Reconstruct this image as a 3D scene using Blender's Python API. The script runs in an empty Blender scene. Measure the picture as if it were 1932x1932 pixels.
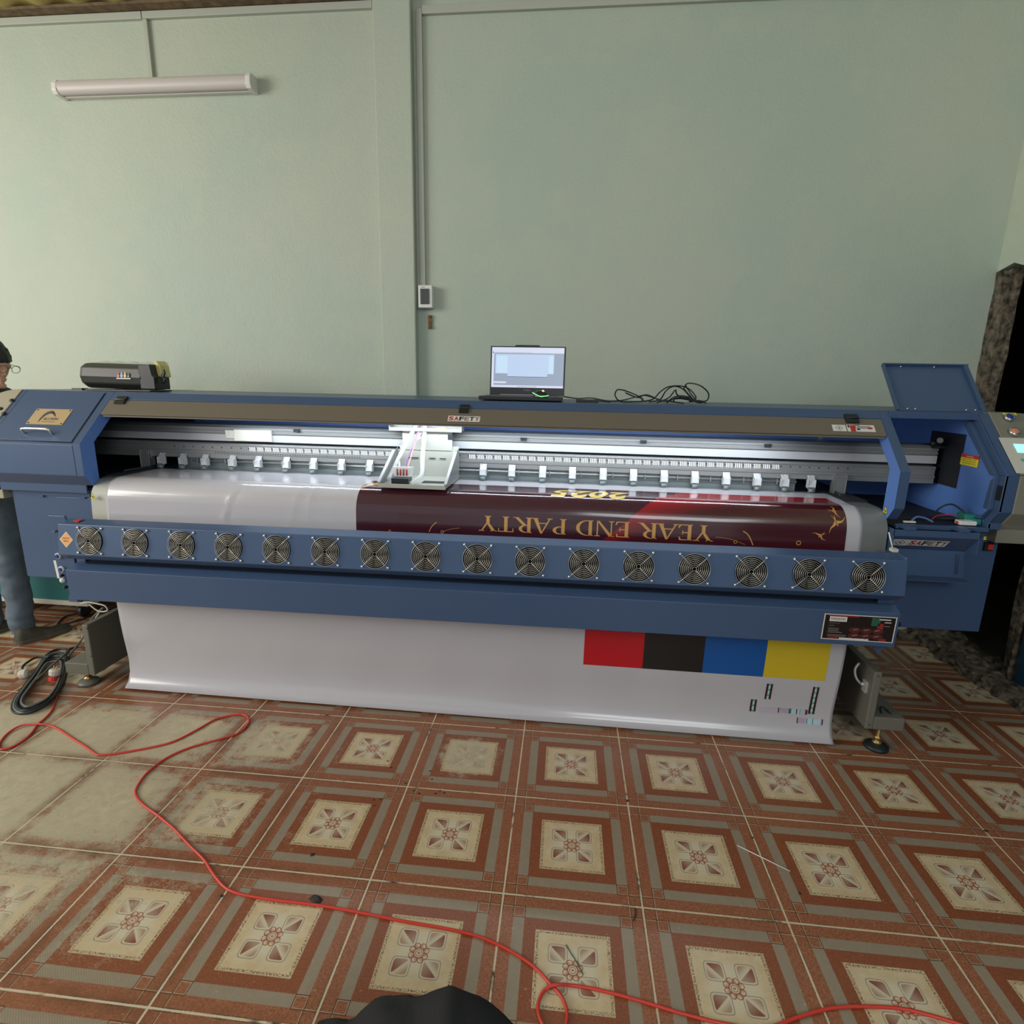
import bpy, bmesh, math, random
from mathutils import Vector, Matrix, noise
from math import sin, cos, pi
random.seed(7)
S = bpy.context.scene
COL = S.collection
V = Vector

# ------------------------------------------------------------------ camera
FPX, PIT, ROLL, YAW = 1064.74, .2262, .0203, .1017
CP = V((.5477, -2.1461, 1.4566))
CR = Matrix.Rotation(YAW, 3, 'Z') @ Matrix.Rotation(pi/2-PIT, 3, 'X') @ Matrix.Rotation(ROLL, 3, 'Z')
cd = bpy.data.cameras.new('camera'); cam = bpy.data.objects.new('camera', cd); COL.objects.link(cam)
cd.sensor_width = 36; cd.lens = FPX/1932*36; cd.clip_start = .05
cam.matrix_world = Matrix.Translation(CP) @ CR.to_4x4()
S.camera = cam

def at(u, v, ax, val):
    "a pixel of the photo -> the point where its sight line meets the plane axis=val"
    d = CR @ V(((u-966)/FPX, -(v-966)/FPX, -1)); t = (val-CP[ax])/d[ax]
    return CP + d*t

# ------------------------------------------------------------------ world, light, exposure
S.view_settings.view_transform = 'Standard'; S.view_settings.look = 'None'
S.view_settings.gamma = 1; S.view_settings.use_curve_mapping = False
S.view_settings.exposure = 0.0
w = bpy.data.worlds.new('world'); S.world = w; w.use_nodes = True
bg = w.node_tree.nodes['Background']; bg.inputs[0].default_value = (.86, .93, 1, 1); bg.inputs[1].default_value = .62

def area(name, loc, target, sx, sy, power, col):
    l = bpy.data.lights.new(name, 'AREA'); l.shape = 'RECTANGLE'; l.size = sx; l.size_y = sy; l.energy = power; l.color = col
    o = bpy.data.objects.new(name, l); COL.objects.link(o); o.location = loc
    o.rotation_euler = (V(target)-V(loc)).to_track_quat('-Z', 'Y').to_euler()
    return o
area('doorway_daylight', (-5.2, -2.4, 2.5), (.2, 1.0, 1.0), 2.6, 2.0, 165, (1, .955, .86))
area('front_daylight', (2.4, -4.4, 3.2), (1.0, .9, 1.2), 3.5, 1.6, 105, (.93, .97, 1))
area('printer_light_strip', (.2, .325, 1.262), (.2, .47, 1.0), 2.5, .02, 7.5, (.80, .90, 1))

# ------------------------------------------------------------------ materials
def mat(name, col, rough=.5, metal=0, emis=None, es=1, bump=0, bscale=200, spec=None, coat=0, trans=0, var=0, vscale=4, alpha=1):
    m = bpy.data.materials.new(name); m.use_nodes = True; nt = m.node_tree
    b = nt.nodes['Principled BSDF']
    b.inputs['Base Color'].default_value = (*col, 1); b.inputs['Roughness'].default_value = rough; b.inputs['Metallic'].default_value = metal
    if spec is not None: b.inputs['Specular IOR Level'].default_value = spec
    if coat: b.inputs['Coat Weight'].default_value = coat; b.inputs['Coat Roughness'].default_value = .12
    if trans: b.inputs['Transmission Weight'].default_value = trans
    if alpha < 1: b.inputs['Alpha'].default_value = alpha
    if emis: b.inputs['Emission Color'].default_value = (*emis, 1); b.inputs['Emission Strength'].default_value = es
    tc = nt.nodes.new('ShaderNodeTexCoord')
    if bump:
        n = nt.nodes.new('ShaderNodeTexNoise'); n.inputs['Scale'].default_value = bscale; n.inputs['Detail'].default_value = 3
        nt.links.new(tc.outputs['Object'], n.inputs['Vector'])
        bp = nt.nodes.new('ShaderNodeBump'); bp.inputs['Strength'].default_value = bump; bp.inputs['Distance'].default_value = .01
        nt.links.new(n.outputs[0], bp.inputs['Height']); nt.links.new(bp.outputs[0], b.inputs['Normal'])
    if var:
        n = nt.nodes.new('ShaderNodeTexNoise'); n.inputs['Scale'].default_value = vscale; n.inputs['Detail'].default_value = 6
        nt.links.new(tc.outputs['Object'], n.inputs['Vector'])
        r = nt.nodes.new('ShaderNodeMapRange'); r.inputs[1].default_value = .3; r.inputs[2].default_value = .7
        r.inputs[3].default_value = 1-var; r.inputs[4].default_value = 1+var
        nt.links.new(n.outputs[0], r.inputs[0])
        mx = nt.nodes.new('ShaderNodeVectorMath'); mx.operation = 'SCALE'; mx.inputs[0].default_value = col
        nt.links.new(r.outputs[0], mx.inputs['Scale']); nt.links.new(mx.outputs[0], b.inputs['Base Color'])
    return m

M = {}
M['blue'] = mat('blue_powder_coat', (.055, .098, .190), .36, .12, bump=.02, bscale=900, var=.03)
M['bluelit'] = mat('blue_lit_inside', (.10, .215, .56), .42)  # the cabinet blue made brighter, light from the strip put into the colour
M['dark'] = mat('dark_gap', (.012, .014, .02), .6)
M['black'] = mat('black_plastic', (.012, .014, .016), .38)
M['rubber'] = mat('black_cable_rubber', (.012, .02, .02), .5)
M['beige'] = mat('beige_grey_panel', (.36, .325, .235), .5, bump=.03, bscale=600)
M['flap'] = mat('bronze_grey_flap', (.15, .128, .095), .42)
M['steel'] = mat('brushed_steel', (.46, .47, .42), .4, .3, var=.05, vscale=3)
M['alu'] = mat('aluminium', (.27, .275, .27), .38, .5)
M['aluw'] = mat('pale_aluminium_face', (.46, .47, .48), .45, .2)
M['chrome'] = mat('chrome', (.75, .74, .70), .2, 1)
M['wire'] = mat('nickel_wire', (.58, .55, .47), .3, .8)
M['white'] = mat('white_plastic', (.75, .74, .70), .4)
M['vinyl'] = mat('white_vinyl', (.49, .475, .50), .2, coat=.5, bump=.012, bscale=5)
M['greyplate'] = mat('grey_green_plate', (.17, .20, .20), .45, .3)
M['leg'] = mat('grey_leg_paint', (.145, .14, .11), .5, bump=.03, bscale=500)
M['brass'] = mat('brass', (.45, .30, .12), .35, .8, var=.3, vscale=60)
M['red'] = mat('red_plastic', (.55, .03, .02), .4)
M['bluebtn'] = mat('blue_button', (.02, .04, .25), .3)
M['orangebtn'] = mat('orange_button', (.75, .25, .15), .3)
M['tealbtn'] = mat('teal_button', (.10, .42, .38), .4)
M['orange'] = mat('orange_label', (.80, .36, .10), .5)
M['yellow'] = mat('yellow_label', (.85, .72, .03), .5)
M['ink'] = mat('black_ink', (.02, .02, .02), .5)
M['paper'] = mat('white_label', (.68, .66, .60), .5)
M['redink'] = mat('red_ink', (.42, .03, .03), .5)
M['blueink'] = mat('blue_ink', (.10, .14, .40), .5)
M['gold'] = mat('gold_print', (.62, .32, .085), .2, coat=.5)
M['goldp'] = mat('pale_gold_print', (.85, .62, .15), .2, coat=.5)
M['lcd'] = mat('lcd_screen', (.3, .7, .7), .3, emis=(.45, .95, .95), es=.8)
M['panel'] = mat('control_panel_overlay', (.60, .585, .50), .4)
M['clear'] = mat('clear_plastic', (.85, .88, .88), .15, alpha=.45)
M['yclear'] = mat('yellow_clear_film', (.75, .68, .25), .3, alpha=.8)
M['cord'] = mat('red_cord_rubber', (.60, .045, .025), .38)
M['cloth'] = mat('black_cloth', (.008, .008, .009), .85, bump=.15, bscale=300)
M['jeans'] = mat('blue_grey_jeans', (.10, .135, .17), .85, bump=.08, bscale=60, var=.2, vscale=14)
M['shirt'] = mat('dark_olive_shirt', (.035, .04, .035), .9)
M['skin'] = mat('skin', (.50, .30, .21), .5)
M['hair'] = mat('black_hair', (.018, .02, .022), .5, bump=.5, bscale=150)
M['shoe'] = mat('olive_grey_shoe', (.055, .05, .035), .8, var=.3, vscale=20)
M['sole'] = mat('shoe_sole', (.10, .085, .06), .8)
M['teal'] = mat('teal_panel', (.015, .15, .15), .5)
M['cream'] = mat('cream_trim', (.60, .56, .47), .5)
M['ceil'] = mat('stained_yellow_sheet', (.42, .34, .11), .7, var=.35, vscale=6)
M['concrete'] = mat('broken_concrete', (.12, .10, .07), .9, bump=.9, bscale=60, var=.9, vscale=30)
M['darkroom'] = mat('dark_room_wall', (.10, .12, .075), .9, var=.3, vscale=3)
M['bluewall'] = mat('blue_painted_wall', (.012, .07, .13), .6, var=.3, vscale=10)
M['trunk'] = mat('trunking_plastic', (.44, .47, .40), .45)
M['lampw'] = mat('lamp_diffuser', (.56, .52, .50), .4)
M['debris'] = mat('dirt_crumb', (.03, .028, .02), .8)

class N:
    def __init__(s, m): s.nt = m.node_tree
    def m(s, op, a, b=None, c=None, clamp=False):
        n = s.nt.nodes.new('ShaderNodeMath'); n.operation = op; n.use_clamp = clamp
        for i, x in enumerate((a, b, c)):
            if x is None: continue
            if isinstance(x, (int, float)): n.inputs[i].default_value = x
            else: s.nt.links.new(x, n.inputs[i])
        return n.outputs[0]
    def noise(s, vec, scale, detail=4, rough=.6):
        n = s.nt.nodes.new('ShaderNodeTexNoise'); n.inputs['Scale'].default_value = scale; n.inputs['Detail'].default_value = detail
        n.inputs['Roughness'].default_value = rough
        s.nt.links.new(vec, n.inputs['Vector']); return n.outputs[0]
    def mix(s, f, a, b):
        n = s.nt.nodes.new('ShaderNodeMix'); n.data_type = 'RGBA'
        for i, x in ((0, f), (6, a), (7, b)):
            if isinstance(x, (int, float)): n.inputs[i].default_value = x
            elif isinstance(x, tuple): n.inputs[i].default_value = (*x, 1)
            else: s.nt.links.new(x, n.inputs[i])
        return n.outputs[2]
    def step(s, x, e, soft):      # 0 below e, 1 above
        n = s.nt.nodes.new('ShaderNodeMapRange'); n.interpolation_type = 'SMOOTHSTEP'
        s.nt.links.new(x, n.inputs[0]); n.inputs[1].default_value = e-soft; n.inputs[2].default_value = e+soft
        return n.outputs[0]
    def band(s, x, a, b, soft):
        return s.m('MULTIPLY', s.step(x, a, soft), s.m('SUBTRACT', 1, s.step(x, b, soft)))

# painted plaster wall
def wall_mat(name, base, alt):
    m = mat(name, base, .6); n = N(m); nt = m.node_tree; b = nt.nodes['Principled BSDF']
    tc = nt.nodes.new('ShaderNodeTexCoord'); P = tc.outputs['Object']
    big = n.noise(P, .9, 5); mid = n.noise(P, 5, 5); fine = n.noise(P, 60, 4)
    c = n.mix(n.step(big, .5, .2), base, alt)
    c = n.mix(n.m('MULTIPLY', n.step(mid, .60, .14), .35), c, (.50, .53, .42))
    spots = n.step(n.noise(P, 9, 8, .8), .735, .01)
    c = n.mix(n.m('MULTIPLY', spots, .5), c, (.2, .22, .17))
    nt.links.new(c, b.inputs['Base Color'])
    bp = nt.nodes.new('ShaderNodeBump'); bp.inputs['Strength'].default_value = .22; bp.inputs['Distance'].default_value = .012
    nt.links.new(n.m('ADD', fine, n.m('MULTIPLY', mid, 1.6)), bp.inputs['Height']); nt.links.new(bp.outputs[0], b.inputs['Normal'])
    return m
M['wall'] = wall_mat('pale_green_plaster', (.41, .495, .415), (.475, .52, .425))
M['wall_r'] = wall_mat('pale_white_green_plaster', (.55, .64, .52), (.60, .66, .52))

# patterned ceramic floor, 0.4 m tiles, object coordinates are the tile grid
def floor_mat():
    m = mat('patterned_ceramic_tile', (.4, .2, .1), .3); n = N(m); nt = m.node_tree; b = nt.nodes['Principled BSDF']
    tc = nt.nodes.new('ShaderNodeTexCoord'); P = tc.outputs['Object']
    sp = nt.nodes.new('ShaderNodeSeparateXYZ'); nt.links.new(P, sp.inputs[0]); X, Y = sp.outputs[0], sp.outputs[1]
    gx = n.m('DIVIDE', X, .4); gy = n.m('DIVIDE', Y, .4)
    u = n.m('SUBTRACT', n.m('MULTIPLY', n.m('FRACT', gx), 2), 1); v = n.m('SUBTRACT', n.m('MULTIPLY', n.m('FRACT', gy), 2), 1)
    au, av = n.m('ABSOLUTE', u), n.m('ABSOLUTE', v)
    d = n.m('MAXIMUM', au, av); lo = n.m('MINIMUM', au, av)
    ids = nt.nodes.new('ShaderNodeCombineXYZ'); nt.links.new(n.m('FLOOR', gx), ids.inputs[0]); nt.links.new(n.m('FLOOR', gy), ids.inputs[1])
    wn = nt.nodes.new('ShaderNodeTexWhiteNoise'); wn.noise_dimensions = '2D'; nt.links.new(ids.outputs[0], wn.inputs['Vector']); tid = wn.outputs[0]
    fine = n.noise(P, 170, 3, .7); mid = n.noise(P, 26, 5, .7); big = n.noise(P, 3.2, 4, .6)
    brown = n.mix(n.step(fine, .5, .16), (.235, .078, .034), (.37, .155, .078))
    dark = n.mix(n.step(fine, .5, .2), (.205, .060, .023), (.29, .098, .042))
    beige = n.mix(n.step(mid, .5, .2), (.53, .40, .22), (.62, .50, .31))
    beige = n.mix(n.m('MULTIPLY', n.m('SUBTRACT', 1, n.step(d, .30, .12)), .8), beige, (.62, .56, .41))
    hatch = n.m('SINE', n.m('MULTIPLY', n.m('ADD', X, Y), 900))
    gray = n.mix(n.m('MULTIPLY', n.step(hatch, 0, .8), .4), (.32, .265, .185), (.18, .145, .11))
    d = n.m('ADD', d, n.m('MULTIPLY', n.m('SUBTRACT', n.noise(P, 300, 2), .5), .018))
    blot = n.step(n.noise(P, 40, 5, .75), .5, .12)
    brown = n.mix(n.m('MULTIPLY', blot, .35), brown, (.22, .075, .035)); dark = n.mix(n.m('MULTIPLY', blot, .3), dark, (.20, .06, .025)); gray = n.mix(n.m('MULTIPLY', blot, .35), gray, (.26, .19, .13))
    c = beige
    c = n.mix(n.m('MULTIPLY', n.band(d, .455, .49, .004), n.step(n.noise(P, 260, 1), .52, .05)), c, (.16, .11, .07))
    c = n.mix(n.step(d, .50, .005), c, dark)
    c = n.mix(n.step(d, .665, .005), c, gray)
    c = n.mix(n.step(d, .82, .005), c, brown)
    c = n.mix(n.m('MULTIPLY', n.step(lo, .665, .005), 1.0), c, brown)
    # line squares at the corners and the lines that run on to the next tile
    sd = n.m('MAXIMUM', n.m('ABSOLUTE', n.m('SUBTRACT', au, .745)), n.m('ABSOLUTE', n.m('SUBTRACT', av, .745)))
    ln = n.band(sd, .076, .089, .003)
    l2 = n.m('MULTIPLY', n.band(d, .0, 2, .01), n.m('MULTIPLY', n.band(lo, .822, .834, .003), n.step(d, .83, .003)))
    ln = n.m('MAXIMUM', ln, l2)
    halo = n.m('MAXIMUM', n.band(sd, .066, .075, .003), n.m('MULTIPLY', n.band(lo, .81, .821, .003), n.step(d, .83, .003)))
    c = n.mix(n.m('MULTIPLY', halo, .7), c, (.50, .42, .29)); c = n.mix(n.m('MULTIPLY', ln, .85), c, (.07, .035, .02))
    # four leaf squares with folded shading
    la = n.m('SUBTRACT', au, .195); lb = n.m('SUBTRACT', av, .195)
    p4 = n.m('POWER', n.m('ADD', n.m('POWER', n.m('ABSOLUTE', la), 5), n.m('POWER', n.m('ABSOLUTE', lb), 5)), .2)
    out = n.band(p4, .118, .130, .003)
    prod = n.m('MULTIPLY', u, v)
    sgn = n.m('SIGN', prod)
    fold = n.m('MULTIPLY', n.m('SUBTRACT', la, lb), sgn)
    ins = n.m('SUBTRACT', 1, n.step(p4, .100, .004))
    leaf = n.m('MULTIPLY', ins, n.m('ADD', n.m('MULTIPLY', n.step(fold, .0, .012), n.m('ADD', .6, n.m('MULTIPLY', n.step(n.m('ADD', la, lb), 0, .14), .4))), n.m('MULTIPLY', n.m('SUBTRACT', 1, n.step(fold, -.07, .07)), .55)), None, True)
    c = n.mix(leaf, c, (.23, .075, .045)); c = n.mix(n.m('MULTIPLY', out, .75), c, (.21, .19, .16))
    # rosette of eight petals
    r = n.m('SQRT', n.m('ADD', n.m('MULTIPLY', u, u), n.m('MULTIPLY', v, v)))
    ang = n.m('ARCTAN2', v, u)
    fa = n.m('MULTIPLY', n.m('SUBTRACT', n.m('FRACT', n.m('DIVIDE', ang, pi/4)), .5), pi/4)
    qx = n.m('SUBTRACT', n.m('MULTIPLY', r, n.m('COSINE', fa)), .098); qy = n.m('MULTIPLY', r, n.m('SINE', fa))
    pr = n.m('SQRT', n.m('ADD', n.m('MULTIPLY', qx, qx), n.m('MULTIPLY', qy, qy)))
    inside = n.m('MAXIMUM', n.m('SUBTRACT', 1, n.step(pr, .041, .002)), n.m('SUBTRACT', 1, n.step(r, .07, .002)))
    shade = n.m('ADD', n.step(pr, .031, .004), n.m('MULTIPLY', n.step(n.m('SUBTRACT', qy, qx), .0, .03), .55), None, True)
    pc = n.mix(shade, (.70, .50, .33), (.24, .085, .045))
    pc = n.mix(n.m('SUBTRACT', 1, n.step(r, .058, .004)), pc, (.66, .53, .38)); pc = n.mix(n.band(r, .036, .045, .003), pc, (.24, .09, .05))
    pc = n.mix(n.m('SUBTRACT', 1, n.step(r, .017, .003)), pc, (.35, .18, .11))
    c = n.mix(inside, c, pc)
    # wear: glaze rubbed through to the pale body, strongest on the left
    wx = n.step(n.m('MULTIPLY', X, -1), .42, .85)
    wy = n.m('MULTIPLY', n.step(n.m('MULTIPLY', Y, -1), .02, .16), n.m('SUBTRACT', 1, n.m('MULTIPLY', n.step(n.m('MULTIPLY', Y, -1), .86, .15), .42)))
    wr = n.m('ADD', n.m('MULTIPLY', n.m('MULTIPLY', wx, wy), .66), n.m('MULTIPLY', big, .40))
    wr = n.m('ADD', wr, n.m('ADD', n.m('MULTIPLY', n.m('SUBTRACT', mid, .5), .9), n.m('MULTIPLY', n.m('SUBTRACT', fine, .5), .40)))
    wr = n.m('SUBTRACT', n.m('ADD', wr, n.m('MULTIPLY', n.m('SUBTRACT', tid, .5), .14)), n.m('MULTIPLY', n.step(d, .75, .25), .20))
    # one rubbed tile right of the middle
    dx = n.m('SUBTRACT', X, .2); dy = n.m('ADD', Y, .2); rr = n.m('SQRT', n.m('ADD', n.m('MULTIPLY', dx, dx), n.m('MULTIPLY', dy, dy)))
    wr = n.m('ADD', wr, n.m('MULTIPLY', n.m('SUBTRACT', 1, n.step(rr, .13, .08)), .45))
    wear = n.step(wr, .62, .19)
    worn = n.mix(n.step(mid, .5, .25), (.54, .475, .325), (.42, .365, .245))
    c = n.mix(n.m('MULTIPLY', wear, .96), c, worn)
    # brown grime along the joints of the rubbed tiles, flecks
    gm = n.m('MULTIPLY', n.m('MULTIPLY', n.step(d, .90, .14), n.step(n.m('MULTIPLY', X, -1), .15, .5)), n.step(n.m('ADD', n.noise(P, 6, 5, .7), n.m('MULTIPLY', n.m('SUBTRACT', fine, .5), .3)), .50, .10))
    c = n.mix(n.m('MULTIPLY', gm, .75), c, (.13, .052, .024))
    c = n.mix(n.m('MULTIPLY', n.step(n.noise(P, 90, 2, .8), .70, .03), .45), c, (.60, .47, .33))
    c = n.mix(n.m('MULTIPLY', n.step(n.noise(P, 24, 6, .8), .71, .012), .6), c, (.04, .03, .02))
    wob = n.m('MULTIPLY', n.m('SUBTRACT', n.noise(P, 14, 3), .5), .010)
    gr = n.step(n.m('ADD', d, wob), .986, .004)
    grc = n.mix(n.step(n.noise(P, 5, 4, .7), .60, .05), (.58, .50, .34), (.05, .035, .02))
    edge = n.m('MULTIPLY', n.band(n.m('ADD', d, wob), .976, .986, .003), n.step(n.noise(P, 8, 3), .5, .06))
    c = n.mix(n.m('MULTIPLY', edge, .8), c, (.04, .025, .015)); c = n.mix(gr, c, grc)
    nt.links.new(c, b.inputs['Base Color'])
    ro = n.m('ADD', .26, n.m('MULTIPLY', mid, .12)); ro = n.m('ADD', ro, n.m('ADD', n.m('MULTIPLY', gr, .4), n.m('MULTIPLY', wear, .14)))
    nt.links.new(ro, b.inputs['Roughness'])
    bp = nt.nodes.new('ShaderNodeBump'); bp.inputs['Strength'].default_value = .35; bp.inputs['Distance'].default_value = .003
    nt.links.new(n.m('ADD', n.m('MULTIPLY', gr, -1), n.m('MULTIPLY', fine, .12)), bp.inputs['Height']); nt.links.new(bp.outputs[0], b.inputs['Normal'])
    return m
M['floor'] = floor_mat()

# dark printed field: maroon with a red sweep (UV = metres on the vinyl)
def maroon_mat():
    m = mat('maroon_print', (.05, .008, .012), .16, coat=.6); n = N(m); nt = m.node_tree; b = nt.nodes['Principled BSDF']
    uv = nt.nodes.new('ShaderNodeUVMap'); sp = nt.nodes.new('ShaderNodeSeparateXYZ'); nt.links.new(uv.outputs[0], sp.inputs[0])
    x, s = sp.outputs[0], sp.outputs[1]
    # sweep edge: x as a function of s
    e = n.m('SUBTRACT', x, n.m('SUBTRACT', 1.06, n.m('MULTIPLY', n.m('POWER', n.m('MAXIMUM', n.m('SUBTRACT', s, .10), .001), 1.25), 1.15)))
    red = n.step(e, 0, .004)
    fade = n.step(n.m('MULTIPLY', n.m('ADD', e, .08), n.m('MULTIPLY', n.m('SUBTRACT', s, .20, None, True), 5)), .16, .15)
    rc = n.mix(fade, (.33, .010, .016), (.060, .008, .011))
    c = n.mix(red, (.050, .010, .018), rc)
    nt.links.new(c, b.inputs['Base Color']); return m
M['maroon'] = maroon_mat()

# ------------------------------------------------------------------ mesh helpers
class MB:
    def __init__(s): s.v = []; s.f = []; s.mi = []; s.m = 0; s.sm = []; s.smooth = False
    def add(s, vs, fs, smooth=None):
        o = len(s.v); s.v += [V(x) for x in vs]
        for f in fs: s.f.append([i+o for i in f]); s.mi.append(s.m); s.sm.append(s.smooth if smooth is None else smooth)
        return s
    def box(s, x0, x1, y0, y1, z0, z1):
        vs = [(x, y, z) for x in (x0, x1) for y in (y0, y1) for z in (z0, z1)]
        return s.add(vs, [(0, 1, 3, 2), (4, 6, 7, 5), (0, 4, 5, 1), (2, 3, 7, 6), (0, 2, 6, 4), (1, 5, 7, 3)])
    def prism(s, prof, x0, x1, ax=0):
        "extrude a closed profile: ax 0 (y,z) along x; ax 1 (x,z) along y; ax 2 (x,y) along z"
        n = len(prof)
        def P(a, p): return (a, p[0], p[1]) if ax == 0 else ((p[0], a, p[1]) if ax == 1 else (p[0], p[1], a))
        vs = [P(x0, p) for p in prof]+[P(x1, p) for p in prof]
        return s.add(vs, [tuple(range(n)), tuple(range(2*n-1, n-1, -1))]+[(i, (i+1) % n, n+(i+1) % n, n+i) for i in range(n)])
    def hexa(s, q, d):
        "a quad q pushed by vector d into a slab"
        q = [V(p) for p in q]; d = V(d)
        return s.add(q+[p+d for p in q], [(0, 1, 2, 3), (7, 6, 5, 4)]+[(i, (i+1) % 4, 4+(i+1) % 4, 4+i) for i in range(4)])
    def tube(s, pts, r, seg=8, closed=False, cap=True):
        pts = [V(p) for p in pts]; n = len(pts); R = r if isinstance(r, (list, tuple)) else [r]*n
        up = None; o = len(s.v)
        for i, p in enumerate(pts):
            a = pts[(i-1) % n] if (closed or i) else p; c = pts[(i+1) % n] if (closed or i < n-1) else p
            t = (c-a).normalized() if (c-a).length > 1e-9 else V((0, 0, 1))
            if up is None: up = V((0, 0, 1)) if abs(t.z) < .9 else V((1, 0, 0))
            up = (up-t*up.dot(t)); up = up.normalized() if up.length > 1e-6 else t.orthogonal().normalized()
            q = t.cross(up)
            for k in range(seg):
                an = 2*pi*k/seg; s.v.append(p+(up*cos(an)+q*sin(an))*R[i])
        m = n if closed else n-1
        for i in range(m):
            j = (i+1) % n
            for k in range(seg):
                l = (k+1) % seg; s.f.append([o+i*seg+k, o+i*seg+l, o+j*seg+l, o+j*seg+k]); s.mi.append(s.m); s.sm.append(True)
        if not closed and cap:
            s.f.append([o+k for k in range(seg)][::-1]); s.mi.append(s.m); s.sm.append(False)
            s.f.append([o+(n-1)*seg+k for k in range(seg)]); s.mi.append(s.m); s.sm.append(False)
        return s
    def lathe(s, o, axis, prof, seg=20, smooth=True):
        "prof: (radius, height along axis)"
        a = V(axis).normalized(); u = a.orthogonal().normalized(); w_ = a.cross(u); b = len(s.v); o = V(o)
        for r, h in prof:
            for k in range(seg): s.v.append(o+a*h+(u*cos(2*pi*k/seg)+w_*sin(2*pi*k/seg))*max(r, 1e-5))
        for i in range(len(prof)-1):
            for k in range(seg):
                l = (k+1) % seg; s.f.append([b+i*seg+k, b+i*seg+l, b+(i+1)*seg+l, b+(i+1)*seg+k]); s.mi.append(s.m); s.sm.append(smooth)
        s.f.append([b+k for k in range(seg)][::-1]); s.mi.append(s.m); s.sm.append(False)
        e = b+(len(prof)-1)*seg; s.f.append([e+k for k in range(seg)]); s.mi.append(s.m); s.sm.append(False)
        return s
    def grid(s, P, nu, nv, smooth=True):
        o = len(s.v)
        for i in range(nu+1):
            for j in range(nv+1): s.v.append(V(P(i/nu, j/nv)))
        for i in range(nu):
            for j in range(nv):
                a = o+i*(nv+1)+j; s.f.append([a, a+nv+1, a+nv+2, a+1]); s.mi.append(s.m); s.sm.append(smooth)
        return s
    def mesh(s, name, mats, org=(0, 0, 0), bevel=0):
        org = V(org); me = bpy.data.meshes.new(name)
        me.from_pydata([v-org for v in s.v], [], s.f)
        for m in (mats if isinstance(mats, (list, tuple)) else [mats]): me.materials.append(m)
        for p, i, sm in zip(me.polygons, s.mi, s.sm): p.material_index = i; p.use_smooth = sm
        bm = bmesh.new(); bm.from_mesh(me); bmesh.ops.recalc_face_normals(bm, faces=bm.faces); bm.to_mesh(me); bm.free()
        me.update(); return me
    def build(s, name, mats, parent=None, bevel=0, own=None):
        "parent: the thing (or part) it belongs to; own: own origin in the world"
        org = V(own) if own is not None else WO.get(parent, V((0, 0, 0)))
        o = bpy.data.objects.new(name, s.mesh(name, mats, org)); COL.objects.link(o)
        if parent: o.parent = parent; o.location = org-WO[parent]
        else: o.location = org
        WO[o] = org
        if bevel:
            b = o.modifiers.new('bevel', 'BEVEL'); b.width = bevel; b.segments = 2; b.limit_method = 'ANGLE'; b.angle_limit = .6
        return o
WO = {}
def tag(o, label, cat=None, group=None):
    o['label'] = label
    if cat: o['category'] = cat
    if group: o['group'] = group
    return o
def thing(name, label, cat, loc, group=None):
    o = bpy.data.objects.new(name, None); COL.objects.link(o); o.location = loc; WO[o] = V(loc); o.empty_display_size = .1
    return tag(o, label, cat, group)
def struct(o): o['kind'] = 'structure'; return o
def copy_tree(o, parent, shift):
    c = o.copy(); COL.objects.link(c)
    if parent: c.parent = parent
    c.location = o.location+V(shift)
    for ch in list(o.children):
        if ch is not c: copy_tree(ch, c, (0, 0, 0))
    return c
def spline(pts, n=8, closed=False):
    pts = [V(p) for p in pts]; out = []; N_ = len(pts)
    for i in range(N_ if closed else N_-1):
        g = lambda k: pts[k % N_] if closed else pts[max(0, min(N_-1, k))]
        a, b, c, d = g(i-1), g(i), g(i+1), g(i+2)
        for k in range(n):
            t = k/n; out.append(.5*((2*b)+(c-a)*t+(2*a-5*b+4*c-d)*t*t+(3*b-a-3*c+d)*t**3))
    if not closed: out.append(pts[-1])
    return out
def frame(o, ux, uy):
    o = V(o); ux = V(ux).normalized(); uy = V(uy).normalized(); n = ux.cross(uy)
    return lambda a, b, c=0.0: o+ux*a+uy*b+n*c
def text2d(body, size=1, shear=0, bold=0):
    "letters as flat polygons in 2D (baseline at 0), x from 0"
    c = bpy.data.curves.new('letters', 'FONT'); c.body = body; c.size = size; c.shear = shear; c.resolution_u = 3; c.offset = bold
    o = bpy.data.objects.new('letters', c); COL.objects.link(o)
    dg = bpy.context.evaluated_depsgraph_get(); me = bpy.data.meshes.new_from_object(o.evaluated_get(dg))
    vs = [(v.co.x, v.co.y) for v in me.vertices]; fs = [tuple(p.vertices) for p in me.polygons]
    bpy.data.objects.remove(o); bpy.data.curves.remove(c); bpy.data.meshes.remove(me)
    x0 = min(v[0] for v in vs); x1 = max(v[0] for v in vs); y0 = min(v[1] for v in vs); y1 = max(v[1] for v in vs)
    return [(x-x0, y-y0) for x, y in vs], fs, x1-x0, y1-y0
def put_text(mb, body, F, x, y, w_, h_, c=.0008, bold=0):
    vs, fs, tw, th = text2d(body, bold=bold)
    mb.add([F(x+a/tw*w_, y+b/th*h_, c) for a, b in vs], fs)
def rect(mb, F, x0, y0, x1, y1, c=.0005, t=None):
    q = [F(x0, y0, c), F(x1, y0, c), F(x1, y1, c), F(x0, y1, c)]
    if t: n = F(0, 0, 1)-F(0, 0, 0); mb.hexa(q, n*t)
    else: mb.add(q, [(0, 1, 2, 3)])
def poly(mb, F, pts, c=.0008): mb.add([F(a, b, c) for a, b in pts], [tuple(range(len(pts)))])
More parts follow.
